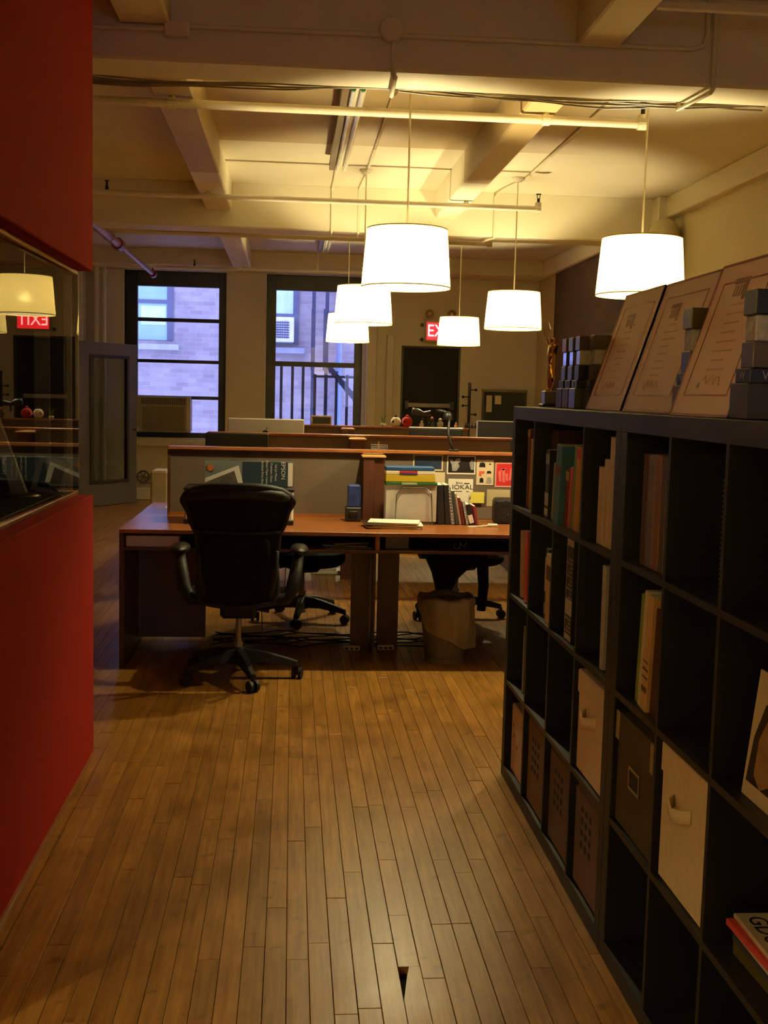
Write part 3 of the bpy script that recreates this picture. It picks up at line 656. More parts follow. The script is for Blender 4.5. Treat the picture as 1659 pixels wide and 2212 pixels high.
ch0.location = (-.262, 6.03, 0); ch0['label'] = 'black mesh office chair with its back to the viewer at the nearest desk'; ch0['group'] = 'black mesh office chairs'
for (x, y, rz, lb) in ((.09, 7.62, PI+.22, 'black mesh office chair on the far side of the nearest desk, seen under the desktop'), (1.16, 7.78, PI+.5, 'black mesh office chair under the right end of the nearest desk, beyond the bin')):
    c = copy_tree(ch0); c.location = (x, y, 0); c.rotation_euler = (0, 0, rz); c['label'] = lb

# ------------------------------------------------------------------ things on the nearest desk
def fr_box(name, label, cat, x0, x1, y0, y1, z0, z1, mat, bevel=.002, group=None):
    return tag(B(x0, x1, y0, y1, z0, z1).build(name, mat, bevel=bevel), label, cat, group)
# printer with a cardboard sleeve standing on it
t = thing('printer', 'white and black desktop printer half hidden by the chair back', 'printer', (-.29, 6.66, TZ))
B(-.31, .31, -.14, .14, .012, .20).build('body', pm('printer_white', (206, 200, 184), .5), t, bevel=.012)
for z0, z1 in ((.150, .172), (.190, .207)): B(-.313, .313, -.143, .143, z0, z1).build('band', black_m, t, bevel=.004)
B(-.312, .312, -.144, .1, 0, .03).build('foot_strip', black_m, t, bevel=.006)
t = thing('printed_carton', 'dark blue printer carton with a photo print and white lettering', 'box', (-.24, 6.70, TZ+.208))
B(-.252, .252, -.05, .05, 0, .145).build('carton', pm('carton_blue', (38, 58, 70), .5, var=.1), t, bevel=.002)
B(.225, .2522, -.0508, .05, .004, .141).build('white_edge', paper_m, t)
pb = B(-.252, -.04, -.0512, -.05, .001, .1445).build('print_panel', pm('carton_sky', (120, 132, 130), .5, var=.2), t)
MB().prism([(-.252, .045), (-.06, .122), (-.03, .002), (-.252, .002)], 'y', -.0520, -.0512).build('photo_mat', paper_m, t)
MB().prism([(-.252, .02), (-.085, .09), (-.058, .002), (-.252, .002)], 'y', -.0526, -.0520).build('photo', pm('photo_grey', (90, 84, 76), .5, var=.5, scale=18), t)
sun = [( (.026 if k % 2 else .015)*math.cos(k*PI/10), (.026 if k % 2 else .015)*math.sin(k*PI/10)) for k in range(20)]
MB().prism([(-.222+u, .105+v) for u, v in sun], 'y', -.0530, -.0518).build('sun_emblem', pm('emblem_orange', (210, 120, 50), .5), t)
wl_ = paper_m
text('EPSON', .034, wl_, t, (.196, -.0512, .095), (PI/2, PI/2, 0))
for i, s in enumerate(('Ink Jet Photo', 'Premium Gloss', 'Photo Paper Letter', 'Archival Print Box')):
    text(s, .018, wl_, t, (.155-i*.026, -.0512, .082), (PI/2, PI/2, 0))
# blue package and dark holder by the post
t = thing('blue_packet', 'shiny blue packet in a dark holder beside the partition post', 'packet', (.375, 6.80, TZ))
B(-.035, .045, -.03, .03, .08, .22).build('packet', pm('foil_blue', (40, 60, 120), .25, var=.4, scale=20), t, bevel=.01)
B(-.045, .05, -.045, .045, .0, .085).build('holder', pm('holder_dark', (36, 30, 28), .5), t, bevel=.006)
MB().tube([(-.02, -.052, .02), (-.02, -.056, .06), (.02, -.056, .06), (.02, -.052, .02)], .005, 6).build('clip', black_m, t)
# sorter with a white board and folders
t = thing('document_sorter', 'wire file sorter holding an upright white board', 'file rack', (.71, 6.70, TZ))
B(-.152, .148, -.055, -.047, .018, .243).build('white_board', pm('board_white', (188, 180, 170), .6), t, bevel=.002)
wires = MB()
wires.tube([(-.095, -.062, 0), (-.09, -.062, .17), (-.06, -.062, .215), (.08, -.062, .22), (.115, -.062, .19), (.125, -.062, 0)], .0035, 6)
for y in (0, .05): wires.tube([(-.14, y, .003), (-.14, y, .215), (.14, y, .215), (.14, y, .003)], .0035, 6)
for x in (-.14, .14): wires.tube([(x, -.06, .004), (x, .06, .004)], .0035, 6)
wires.build('wire_frame', steel_m, t)
B(-.15, .146, -.045, .06, .225, .232).build('tray', black_m, t)
zf = TZ+.2335
for (h, col, lb, x0, x1) in ((.018, (36, 92, 40), 'green folder at the bottom of the stack on the sorter', -.155, .15), (.042, (196, 170, 28), 'thick yellow folder in the stack on the sorter', -.155, .135), (.022, (222, 206, 176), 'cream folder with coloured tabs in the stack on the sorter', -.155, .135), (.022, (28, 76, 130), 'blue folder on top of the stack on the sorter', -.155, .13)):
    t = thing('folder', lb, 'folder', (.71, 6.705, zf), group='folders stacked on the sorter')
    B(x0, x1, -.07, .06, 0, h).build('sheet_pack', pm('folder_%d' % col[0], col, .6, var=.08), t, bevel=.003)
    if col[0] == 222:
        B(-.075, .03, -.0715, -.03, .010, .0205).build('tab_red', pm('tab_red', (190, 40, 40), .6), t); B(-.075, .03, -.072, -.03, .0, .009).build('tab_violet', pm('tab_violet', (60, 52, 110), .6), t)
    if col[0] == 36: B(-.06, .03, -.0712, .0, .003, .016).build('tab', pm('tab_sage', (150, 170, 130), .6), t)
    zf += h+.0008
# leaning books and binders
bx_ = .872
bk = [(.042, .235, (30, 27, 28), 4, 'thick black binder, first of the leaning row by the sorter'), (.030, .236, (38, 34, 36), 4, 'black binder with a rounded spine, second of the leaning row'), (.022, .225, (150, 146, 150), 8, 'spiral bound grey notebook leaning beside the black binders'), (.018, .205, (66, 70, 62), 9, 'dull green notebook in the leaning row'), (.014, .19, (170, 140, 128), 11, 'pale pink booklet in the leaning row'),
      (.016, .165, (120, 40, 36), 12, 'dark red book in the leaning row'), (.018, .145, (160, 158, 150), 12, 'small spiral notebook in the leaning row'), (.026, .125, (28, 27, 26), 16, 'small black book in the leaning row with a white band'), (.016, .115, (140, 44, 52), 10, 'small crimson book at the end of the leaning row')]
for i, (th, h, col, lean, lb) in enumerate(bk):
    t = thing('book', lb, 'book', (bx_, 6.66, TZ), rot=(0, -math.radians(lean), 0), group='books leaning by the sorter')
    B(0, th, 0, .16, 0, h).build('cover', pm('bk_%d_%d' % (col[0], col[1]), col, .5), t, bevel=.003)
    if 'spiral' in lb:
        m = MB()
        for z in range(12): m.tube([(th*.5+.009*math.cos(a*PI/4), -.003+.006*math.sin(a*PI/4), .012+z*(h-.024)/11) for a in range(8)], .0015, 5, True)
        m.build('spiral', steel_m, t)
    else: B(.003, th-.003, .004, .1605, .003, h-.0005+.001).build('pages', paper_m, t)
    if 'white band' in lb: B(-.0006, th+.0006, -.0006, .02, .01, .06).build('band', paper_m, t)
    bx_ += th/math.cos(math.radians(lean)) + (.004 if i < 5 else .006) + (math.tan(math.radians(bk[min(i+1, 8)][3]))*0)
# black speaker, cables, paper stack
t = thing('desk_speaker', 'small black speaker at the right end of the nearest desk', 'speaker', (1.29, 6.80, TZ))
B(-.065, .065, -.06, .06, 0, .155).build('cabinet', black_m, t, bevel=.02, seg=2)
MB().cyl((0, -.06, .06), (0, -.064, .06), .045, n=24).build('cone', rubber_m, t); MB().cyl((0, -.06, .125), (0, -.063, .125), .018, n=20).build('tweeter', rubber_m, t)
for a in (0, 2.1, 4.2): MB().cyl((.01*math.cos(a), -.0655, .06+.01*math.sin(a)), (.016*math.cos(a), -.066, .06+.016*math.sin(a)), .002, n=6).build('mark', steel_m, t)
t = thing('cable_adapter', 'white cable with a plug lying on the nearest desk by the speaker', 'cable', (1.14, 6.55, TZ))
MB().tube([(-.09, .02, .004), (-.04, .0, .006), (.0, .02, .008), (.03, .05, .010)], .004, 8).build('cable', paper_m, t, smooth=True)
B(.02, .08, .04, .065, .0, .018).build('plug', paper_m, t, bevel=.005)
B(-.10, -.02, .0, .05, 0, .003).build('paper_slip', cream_m, t)
for i in range(5):
    rz = (-.10, .05, -.05, .12, -.16)[i]
    t = thing('magazine', ('white magazine at the bottom of the pile before the sorter', 'grey magazine second from the bottom of the pile before the sorter', 'white magazine in the middle of the pile before the sorter', 'dark edged magazine near the top of the pile before the sorter', 'white magazine on top of the pile before the sorter')[i], 'magazine', (.585+(.018, -.012, .03, -.02, .012)[i], 6.50, TZ+.0005+i*.0072), rz, group='magazines piled on the nearest desk')
    B(-.145, .145, -.10, .10, .0, .0012).build('cover', (paper_m, grey_m, paper_m, black_m, paper_m)[i], t); B(-.144, .143, -.099, .099, .0012, .0056).build('pages', paper_m, t); B(-.145, .145, -.10, .10, .0056, .0068).build('cover', (paper_m, steel_m, paper_m, black_m, paper_m)[i], t)
fr_box('note_sheet', 'small white sheet at the left end of the nearest desk', 'paper', -.80, -.735, 7.40, 7.52, TZ+.0003, TZ+.002, paper_m, 0)
# pinned posters
def poster(label, x0, x1, z0, z1, mat, border=None, y=P1, off=.0):
    t = thing('pinned_print', label, 'print', ((x0+x1)/2, y-.0008-off, z0), group='prints pinned on the partition')
    w = (x1-x0)/2; B(-w, w, -.0012, 0, 0, z1-z0).build('sheet', border or mat, t)
    if border: B(-w+.008, w-.008, -.0018, -.0012, .010, z1-z0-.006).build('picture', mat, t)
    return t
poster('dark blue print pinned behind the yellow folder stack', .75, .935, 1.064, 1.162, pm('print_navy', (30, 44, 66), .5, var=.5, scale=14), cream_m)
t = poster('black and white photo with a pale figure, pinned high on the partition', .960, 1.138, 1.045, 1.160, pm('print_black', (26, 20, 20), .5, var=.3, scale=12), paper_m)
MB().prism([(-.055, .02), (-.06, .06), (-.075, .09), (-.06, .095), (-.045, .075), (-.035, .095), (-.01, .10), (-.005, .08), (-.02, .07), (-.01, .05), (-.03, .02)], 'y', -.0024, -.0018).build('pale_figure', pm('print_grey', (150, 146, 144), .5, var=.3, scale=25), t)
MB().prism([(.06, .03), (.05, .07), (.065, .095), (.078, .08), (.078, .03)], 'y', -.0024, -.0018).build('pale_shape', MATS['print_grey'], t)
t = poster('cream sheet with six small printed emblems on the partition', 1.145, 1.252, .982, 1.137, cream_m)
for (u, v, w, h, c) in ((-.018, .125, .04, .03, 'print_black'), (.03, .13, .014, .008, 'print_black'), (-.02, .07, .034, .032, 'e'), (.025, .08, .03, .016, 'print_black'), (-.02, .03, .026, .03, 'print_black'), (.026, .03, .034, .04, 'print_grey')):
    if c == 'e': MB().prism([(u-w/2, v-h/2), (u-.002, v-h/2), (u-.002, v), (u+w/2, v), (u+w/2, v+h/2), (u-w/2, v+h/2)], 'y', -.0020, -.0012).build('emblem', pm('print_salmon', (214, 96, 70), .5), t)
    else: MB().prism([(u-w/2, v-h/2), (u+w/2, v-h/2), (u+w*.4, v+h/3), (u+w*.1, v+h/2), (u-w*.4, v+h*.4)], 'y', -.0020, -.0012).build('emblem', MATS[c], t)
t = poster('red print with a pale abstract figure at the right of the partition', 1.262, 1.375, .970, 1.122, pm('print_red', (198, 44, 44), .5, var=.1), pm('print_pinkedge', (222, 160, 140), .6))
m = MB()
for (a, b, c, d) in ((-.03, .035, -.038, .10), (-.008, .03, -.014, .115), (.012, .04, .006, .085), (.03, .045, .04, .12), (-.03, .10, .0, .118)): m.prism([(a, b), (a+.014, b), (c+.018, d), (c, d)], 'y', -.0024, -.0018)
m.build('pale_strokes', pm('print_pink', (220, 110, 104), .5), t)
t = poster('white sheet lettered JOKAL pinned above the leaning books', .972, 1.127, .862, 1.017, paper_m)
ink = pm('ink_black', (24, 22, 22), .6)
text('JOKAL', .040, ink, t, (.012, -.0016, .103), (PI/2, 0, 0), sx=1.15); text('Brand', .016, ink, t, (-.01, -.0016, .13), (PI/2, 0, 0)); text('bar', .014, ink, t, (.045, -.0016, .078), (PI/2, 0, 0))
B(-.045, .01, -.0018, -.0012, .076, .080).build('rule', ink, t); B(.02, .055, -.0018, -.0012, .124, .130).build('rule', ink, t); MB().prism([(.055, .03), (.072, .03), (.064, .048)], 'y', -.0018, -.0012).build('mark', ink, t)
poster('yellow sticky note on the partition above the small books', 1.112, 1.197, .870, .938, pm('sticky_yellow', (226, 214, 90), .6), None, P1, .012)
poster('pale card pinned beside the folder stack', .858, .95, .982, 1.055, cream_m)
poster('beige sheet behind the small speaker', 1.215, 1.36, .85, .955, pm('sheet_beige', (180, 168, 130), .7))
# cubby contents
fr_box('paper_box', 'flat white paper box in the left cubby of the nearest desk', 'box', -.885, -.60, 6.245, 6.55, .6685, .728, paper_m)
fr_box('paper_pack', 'small white paper pack beside the flat box in the cubby', 'paper', -.41, -.27, 6.26, 6.45, .6685, .705, paper_m)
t = thing('loose_papers', 'grey folded papers in the middle cubby of the nearest desk', 'papers', (.32, 6.36, .6685))
for i, (w, d, a) in enumerate(((.13, .1, .1), (.12, .1, -.15), (.1, .09, .3))): B(-w, w, -d, d, i*.012, i*.012+.008).build('sheet', pm('paper_grey', (120, 118, 124), .7), t, rot=(0, 0, a))
fr_box('white_card', 'blank white card standing in the right cubby of the nearest desk', 'card', .535, .665, 6.30, 6.31, .6685, .735, pm('card_grey', (150, 146, 150), .7))
t = thing('key_ring', 'pair of metal rings hanging in the right cubby', 'rings', (.96, 6.32, .6685))
for dx, dz in ((-.02, .018), (.015, .036)): MB().tube([(dx+.016*math.cos(a*PI/8), 0, dz+.016*math.sin(a*PI/8)) for a in range(16)], .002, 5, True).build('ring', steel_m, t)
# waste bin with liner
t = thing('waste_bin', 'grey wire waste bin with a plastic liner under the nearest desk', 'bin', (.905, 6.45, 0))
bm_ = pm('bin_grey', (108, 102, 106), .5, var=.08, scale=40)
MB().lathe([(0, .004), (.108, .004), (.112, .02), (.155, .355), (.150, .355), (.106, .025), (0, .02)], n=40).build('body', bm_, t, smooth=True)
MB().lathe([(.110, .0), (.116, .0), (.116, .03), (.110, .03)], n=40, closed=True).build('foot_ring', pm('bin_light', (120, 112, 108), .4), t)
vs = []; n = 48; prof = [(.128, .20), (.150, .28), (.162, .365), (.154, .385), (.140, .36)]
rl = random.Random(5)
for j, (r, z) in enumerate(prof):
    for i in range(n):
        a = 2*PI*i/n; wob = .006*math.sin(a*9+j)+.004*math.sin(a*17+2*j)
        drop = (.10*math.sin(a-.7)+.02*math.sin(a*3)) if j == 0 else (.03*math.sin(a-.7) if j == 1 else .008*math.sin(a*5))
        out = .012 if j < 2 else 0
        if j == 0 and -.5 < ((a+PI) % (2*PI)-PI) < .3: out += .04
        vs.append(((r+wob+out)*math.cos(a), (r+wob+out)*math.sin(a), z+drop))
fs = [(j*n+i, j*n+(i+1) % n, (j+1)*n+(i+1) % n, (j+1)*n+i) for j in range(len(prof)-1) for i in range(n)]
MB().add(vs, fs).build('liner', pm('liner_film', (138, 130, 132), .3, var=.15, scale=20), t, smooth=True)
t = thing('draped_coat', 'black coat draped over the chair under the right end of the nearest desk', 'coat', (1.08, 7.40, 0))
MB().prism([(-.19, .60), (.19, .60), (.185, .44), (.10, .40), (.03, .33), (-.03, .205), (-.10, .20), (-.14, .36), (-.185, .46)], 'y', -.05, .05).build('coat_body', pm('coat_black', (12, 12, 13), .9, var=.2, scale=10, bump=.4, bscale=14), t, bevel=.02, seg=2)
MB().tube([(.17, .0, .58), (.19, -.02, .44), (.20, -.03, .28), (.19, -.03, .12)], [.04, .042, .036, .03], 10).build('sleeve', MATS['coat_black'], t, smooth=True)
# cables and power strips under the desk
t = thing('floor_cables', 'tangle of black cables on the floor under the nearest desk', 'cables', (.3, 6.95, 0))
for k in range(7):
    pts = [(-.75+i*.075+.01*math.sin(i*k), .06*math.sin(i*.7+k*1.7)+.05*k-.15, .008+.012*abs(math.sin(i*.9+k))) for i in range(22)]
    MB().tube(pts, .0045, 6).build('cable', rubber_m, t)
for (x, y, lb) in ((.38, 6.70, 'pale power strip on the floor left of the desk centre leg'), (.585, 6.72, 'pale power strip on the floor right of the desk centre leg')):
    t = thing('power_strip', lb, 'power strip', (x, y, 0)); B(-.05, .05, -.02, .02, .0, .028).build('housing', white_m, t, bevel=.005)
    for k in range(3): B(-.04+k*.03, -.02+k*.03, -.0205, -.01, .008, .02).build('socket', black_m, t)
# second desk: white gear on the floor beyond
t = thing('white_device', 'white plastic device with cables on the floor under the middle desk', 'device', (.33, 9.65, 0))
B(-.10, .07, -.06, .06, .03, .30).build('case', white_m, t, bevel=.01); B(-.14, .16, -.10, .10, 0, .03).build('foot', white_m, t, bevel=.008)
MB().tube([(.07, -.05, .2), (.14, -.08, .1), (.22, -.1, .01), (.4, -.12, .01)], .006, 6).build('cable', white_m, t)
fr_box('beige_cabinet', 'beige plastic cabinet at the left end of the middle desk', 'cabinet', -1.03, -.90, 8.5, 8.78, 0, .925, pm('beige_plastic', (176, 164, 132), .5), .015)

# ------------------------------------------------------------------ things on the farther desks
t = thing('desktop_computer', 'silver all in one computer seen from behind on the middle desk', 'computer', (-.215, 9.83, TZ-.0))
B(-.325, .325, -.012, .014, .08, .530).build('display', alu_m, t, bevel=.008)
MB().prism([(-.10, 0), (.10, 0), (.07, .22), (-.07, .22)], 'y', -.03, -.012).build('stand', alu_m, t, bevel=.003); B(-.10, .10, -.10, .09, 0, .01).build('foot', alu_m, t, bevel=.003)
lg = pm('logo_dark', (26, 24, 24), .3)
ap = [(.030*math.cos(a*PI/12)*(1-.12*max(0, math.sin(a*PI/12))**8), .032*math.sin(a*PI/12)) for a in range(24) if not (abs(((a*15+180) % 360)-180-5) < 26)]
MB().prism([(u-.005, .400+v) for u, v in ap], 'y', -.0145, -.012).build('logo', lg, t)
MB().prism([(-.004, .437), (.006, .439), (.014, .455), (.004, .451)], 'y', -.0145, -.012).build('logo_leaf', lg, t)
t = thing('monitor', 'black monitor seen from behind at the left of the middle desk', 'monitor', (-.43, 9.20, TZ))
B(-.25, .25, -.02, .02, .10, .425).build('panel', black_m, t, bevel=.008); B(-.04, .04, -.03, .0, 0, .2).build('neck', black_m, t); B(-.13, .13, -.09, .09, 0, .012).build('foot', black_m, t, bevel=.003)
t = thing('monitor', 'slim black monitor with a silver top edge behind the desk lamp', 'monitor', (1.25, 9.86, TZ))
B(-.235, .235, -.012, .012, .10, .475).build('panel', black_m, t, bevel=.008); B(-.235, .235, -.0125, .0125, .472, .487).build('top_edge', alu_m, t, bevel=.004); B(-.04, .04, -.0, .03, 0, .2).build('neck', alu_m, t); B(-.12, .12, -.09, .09, 0, .01).build('foot', alu_m, t)
t = thing('monitor', 'dark monitor with a thin pale frame at the right end of the middle desk', 'monitor', (1.86, 9.90, TZ))
B(-.24, .24, -.012, .012, .16, .545).build('panel', black_m, t, bevel=.004)
f = MB(); f.box(-.245, .245, -.014, .014, .545, .553); f.box(-.248, -.24, -.014, .014, .16, .553); f.box(.24, .248, -.014, .014, .16, .553); f.build('bezel', alu_m, t); B(-.04, .04, 0, .03, 0, .2).build('neck', alu_m, t); B(-.12, .12, -.09, .09, 0, .01).build('foot', alu_m, t)
t = thing('desk_lamp', 'black jointed desk lamp clamped on the nearest partition cap', 'lamp', (1.00, P1+.015, 1.185))
B(-.03, .03, -.03, .03, 0, .012).build('clamp', black_m, t, bevel=.003)
MB().tube([(0, 0, .01), (-.02, .0, .05), (-.035, .01, .11), (-.03, .03, .17), (-.02, .06, .215)], .008, 8).build('arm', black_m, t, smooth=True)
MB().lathe([(.028, -.03), (.032, -.028), (.026, .008), (.012, .022), (0, .024)], (-.03, .085, .222), n=24).build('lamp_head', black_m, t, smooth=True)
MB().tube([(-.03, .09, .235), (-.07, .10, .245), (-.10, .11, .247)], [.008, .012, .008], 10).build('grip', black_m, t, smooth=True)
t = thing('wire_card_stand', 'small wire card stand on the nearest partition cap', 'stand', (.535, P1+.015, 1.185))
m = MB()
for z in (.006, .018, .03): m.tube([(-.045, -.02, z), (.055, -.02, z), (.055, .02, z), (-.045, .02, z)], .0018, 5, True)
for x in (-.045, .055):
    for y in (-.02, .02): m.cyl((x, y, 0), (x, y, .032), .0018, n=6)
m.build('wire_tray', grey_m, t); MB().cyl((.0, 0, 0), (.0, 0, .05), .004, n=8).build('pin', stop_m, t)
t = thing('small_screen', 'small white framed dark screen on the farthest partition', 'screen', (.32, P3+.02, 1.185))
f = MB(); f.box(-.11, .11, -.012, .012, 0, .012); f.box(-.11, .11, -.012, .012, .083, .10); f.box(-.11, -.095, -.012, .012, .012, .083); f.box(.095, .11, -.012, .012, .012, .083); f.build('frame', white_m, t, bevel=.002); B(-.095, .095, -.006, .006, .012, .083).build('display', black_m, t)
# soft round toys kept plain
def plush(label, x, r, mat, tuft):
    t = thing('plush_ball', label, 'plush toy', (x, P3+.015, 1.185)); MB().ball((0, 0, r*.95), r, r*.95, r*.97, n=24, m=14).build('body', mat, t, smooth=True)
    MB().lathe([(.02, 0), (.016, .014), (.006, .022), (0, .024)], (.0, 0, r*1.85), n=10).build('tuft', tuft, t, smooth=True)
    MB().ball((-r*.55, -r*.72, r*1.0), .012, .008, .016, n=10, m=6).build('patch', pm('plush_dark', (30, 28, 26), .9), t, smooth=True)
plush('round white plush ball on the farthest partition, left of the red one', 1.12, .055, pm('plush_white', (226, 216, 190), .95, var=.05, sheen=.3), pm('plush_dark', (30, 28, 26), .9))
plush('round red plush ball on the farthest partition', 1.242, .058, pm('plush_red', (190, 24, 30), .95, var=.06, sheen=.3), MATS['plush_red'])
t = thing('potted_grass', 'small tuft of green grass blades left of the white plush ball', 'plant', (.985, P3+.015, 1.185))
MB().lathe([(0, 0), (.022, 0), (.028, .03), (.022, .03), (0, .024)], n=16).build('pot', white_m, t, smooth=True)
rg_ = random.Random(2)
for k in range(12):
    a = rg_.uniform(0, 2*PI); l = rg_.uniform(.06, .11); d = rg_.uniform(.02, .06)
    MB().tube([(.006*math.cos(a), .006*math.sin(a), .022), (d*.4*math.cos(a), d*.4*math.sin(a), .022+l*.6), (d*math.cos(a), d*math.sin(a), .022+l)], [.003, .003, .0008], 5).build('blade', pm('grass_green', (96, 140, 60), .6), t)
def figurine(label, x, h, body, head, hat=None):
    t = thing('toy_figure', label, 'toy', (x, P3+.015, 1.185)); MB().lathe([(0, 0), (h*.26, 0), (h*.30, h*.2), (h*.22, h*.55), (h*.12, h*.62), (0, h*.63)], n=18).build('body', body, t, smooth=True)
    MB().ball((0, 0, h*.76), h*.2, h*.2, h*.2, n=16, m=10).build('head', head, t, smooth=True)
    for s in (-1, 1): MB().ball((s*h*.28, 0, h*.36), h*.07, h*.08, h*.18, n=10, m=8).build('arm', body, t, smooth=True)
    if hat: MB().lathe([(h*.2, 0), (h*.19, h*.05), (h*.02, h*.22), (0, h*.22)], (0, 0, h*.88), n=14).build('hat', hat, t, smooth=True)
figurine('small silver toy figure right of the red plush ball', 1.40, .075, alu_m, alu_m)
figurine('black toy bird figure with a red cap on the farthest partition', 1.51, .105, black_m, pm('toy_grey', (70, 68, 70), .5), pm('toy_red', (200, 60, 40), .6))
figurine('white toy figure beside the black toy bird', 1.60, .105, pm('toy_white', (190, 186, 176), .5), MATS['toy_white'])
figurine('small wooden toy figure on the farthest partition, rightmost', 1.775, .062, pm('toy_wood', (200, 150, 90), .5), MATS['toy_wood'])
t = thing('camera_rig', 'black camera body with a long lens on the farthest partition', 'camera', (1.42, P3+.02, 1.185))
MB().tube([(-.12, .05, .175), (-.06, .05, .165), (.0, .05, .145), (.08, .05, .155)], [.034, .036, .022, .03], 14).build('barrel', black_m, t, smooth=True); MB().cyl((0, .05, 0), (0, .05, .14), .012, n=10).build('post', black_m, t)
for k in range(8):
    t = thing('small_bottle', 'one of the small dark bottles in a row at the right of the farthest partition', 'bottle', (1.88+k*.035, P3+.015, 1.185), group='small bottles on the farthest partition')
    MB().lathe([(0, 0), (.014, 0), (.014, .03), (.006, .04), (.006, .05), (0, .05)], n=10).build('bottle_glass', pm('bottle_dark', (52, 44, 34), .3), t, smooth=True); MB().cyl((0, 0, .048), (0, 0, .058), .007, n=8).build('cap', black_m, t)

# ------------------------------------------------------------------ back wall things
t = thing('exit_sign', 'lit red EXIT sign with twin emergency heads above the dark door', 'sign', (2.065, 15.99, 2.27))
B(-.235, .235, -.05, .0, 0, .30).build('housing', pm('sign_housing', (206, 190, 150), .5), t, bevel=.006)
B(-.212, .212, -.0525, -.05, .03, .265).build('face', em('exit_red', (1.0, .022, .028), 1.5, True), t)
text('EXIT', .235, em('exit_letter', (1.0, .42, .34), 2.6, True), t, (0, -.054, .148), (PI/2, 0, 0), .001, sx=.86)
for dx in (-.18, .13):
    hd = MB().lathe([(.055, 0), (.06, .012), (.035, .05), (0, .055)], n=24).build('emergency_head', pm('head_tan', (150, 128, 84), .5), t, loc=(dx, -.075, .385), rot=(PI/2, 0, 0), smooth=True)
    hd.rotation_euler = (-PI/2, 0, 0)
    MB().ball((0, 0, .0), .024, n=12, m=8).build('lamp', white_m, hd, smooth=True)
B(-.26, .26, -.035, 0, .30, .33).build('bracket', MATS['sign_housing'], t)
for dz in (.03, .23): MB().ball((-.275, -.02, dz), .025, n=12, m=8).build('knob', pm('knob_dark', (90, 76, 46), .5), t, smooth=True)
t = thing('coat_stand', 'black coat stand with ball hooks beside the exit door', 'coat stand', (2.45, 15.75, 0))
MB().cyl((0, 0, .02), (0, 0, 1.72), .02, n=12).build('pole', black_m, t); MB().lathe([(0, 0), (.19, 0), (.19, .015), (.03, .03), (0, .03)], n=28).build('base', black_m, t, smooth=True)
for (z, s) in ((1.62, 1), (1.52, -1), (1.40, -1), (1.28, 1)):
    m = MB(); m.cyl((0, 0, z), (s*.08, 0, z), .008, n=8); m.ball((s*.09, 0, z), .02, n=12, m=8); m.build('hook', black_m, t)
t = thing('notice_board', 'black notice board with two pinned cards by the right corner', 'board', (2.97, 15.9, 0))
B(-.29, .29, -.02, .02, .3, 1.62).build('board', pm('board_black', (24, 25, 24), .7), t); B(-.32, .32, -.03, .03, 1.60, 1.635).build('top_rail', pm('rail_tan', (120, 108, 76), .5), t)
for s in (-1, 1): B(s*.30-.012, s*.30+.012, -.025, .025, 0, 1.62).build('post', pm('rail_dark', (70, 64, 50), .5), t)
B(-.26, -.18, -.022, -.02, 1.32, 1.55).build('card', cream_m, t); B(-.14, -.05, -.022, -.02, 1.43, 1.55).build('card', cream_m, t)
t = thing('air_conditioner', 'beige window air conditioner with a louvred top in the left window', 'air conditioner', (-1.735, 16.02, .94))
acm = pm('ac_beige', (150, 140, 112), .5)
B(-.39, .345, -.12, .25, 0, .49).build('casing', acm, t, bevel=.012)
for k in range(22): B(-.315+k*.0275, -.300+k*.0275, -.125, -.11, .375, .465).build('louvre', pm('ac_dark', (66, 60, 48), .5), t)
B(-.30, .27, -.124, -.119, .02, .35).build('front_grille', pm('ac_panel', (116, 108, 84), .6), t, bevel=.003); B(.30, .35, -.126, .0, 0, .49).build('side_trim', pm('ac_trim', (190, 184, 160), .5), t, bevel=.004)
t = thing('pipe_valve', 'grey valve wheel on a low wall pipe under the left window', 'valve', (-2.02, 15.92, .32))
MB().tube([(.08*math.cos(a*PI/10), -.02, .08*math.sin(a*PI/10)) for a in range(20)], .012, 8, True).build('wheel', grey_m, t, smooth=True)
m = MB()
for a in range(3): m.cyl((.08*math.cos(a*PI/3), -.02, .08*math.sin(a*PI/3)), (-.08*math.cos(a*PI/3), -.02, -.08*math.sin(a*PI/3)), .007, n=8)
m.build('spokes', grey_m, t); MB().cyl((0, .03, .0), (1.2, .03, .0), .016, n=10).build('pipe', paint, t); MB().cyl((0, .03, -.06), (1.2, .03, -.06), .016, n=10).build('pipe', paint, t)

# ------------------------------------------------------------------ courtyard outside
cw = struct(B(-9, 9, 19.5, 19.9, -6, 9).build('wall_courtyard', brick_out), 'brick wall of the neighbouring building across the courtyard')
sky_glass = pm('neighbour_glass', (150, 190, 205), .03, var=.1, scale=2, spec=1.0, coat=1.0, coatr=.02)
frame_out = pm('neighbour_frame', (92, 96, 118), .6)
def nwin(x0, x1, z0, z1, label, split):
    t = thing('neighbour_window', label, 'window', ((x0+x1)/2, 19.5, z0)); w = (x1-x0)/2; h = z1-z0
    f = MB(); f.box(-w-.1, -w, -.03, .0, 0, h+.1); f.box(w, w+.1, -.03, 0, 0, h+.1); f.box(-w, w, -.03, 0, h, h+.1); f.box(-w, w, -.03, 0, h*split-.03, h*split+.03); f.build('frame', frame_out, t)
    B(-w, w, -.012, -.002, 0, h*split-.03).build('pane', sky_glass, t); B(-w, w, -.012, -.002, h*split+.03, h).build('pane', sky_glass, t)
    B(-w-.2, w+.2, -.12, 0, -.16, -.07).build('sill', pm('neighbour_sill', (168, 172, 190), .7), t)
    return t
t = nwin(-3.25, -2.09, 2.34, 4.2, 'neighbouring window with pale blinds, seen through the left window', .34)
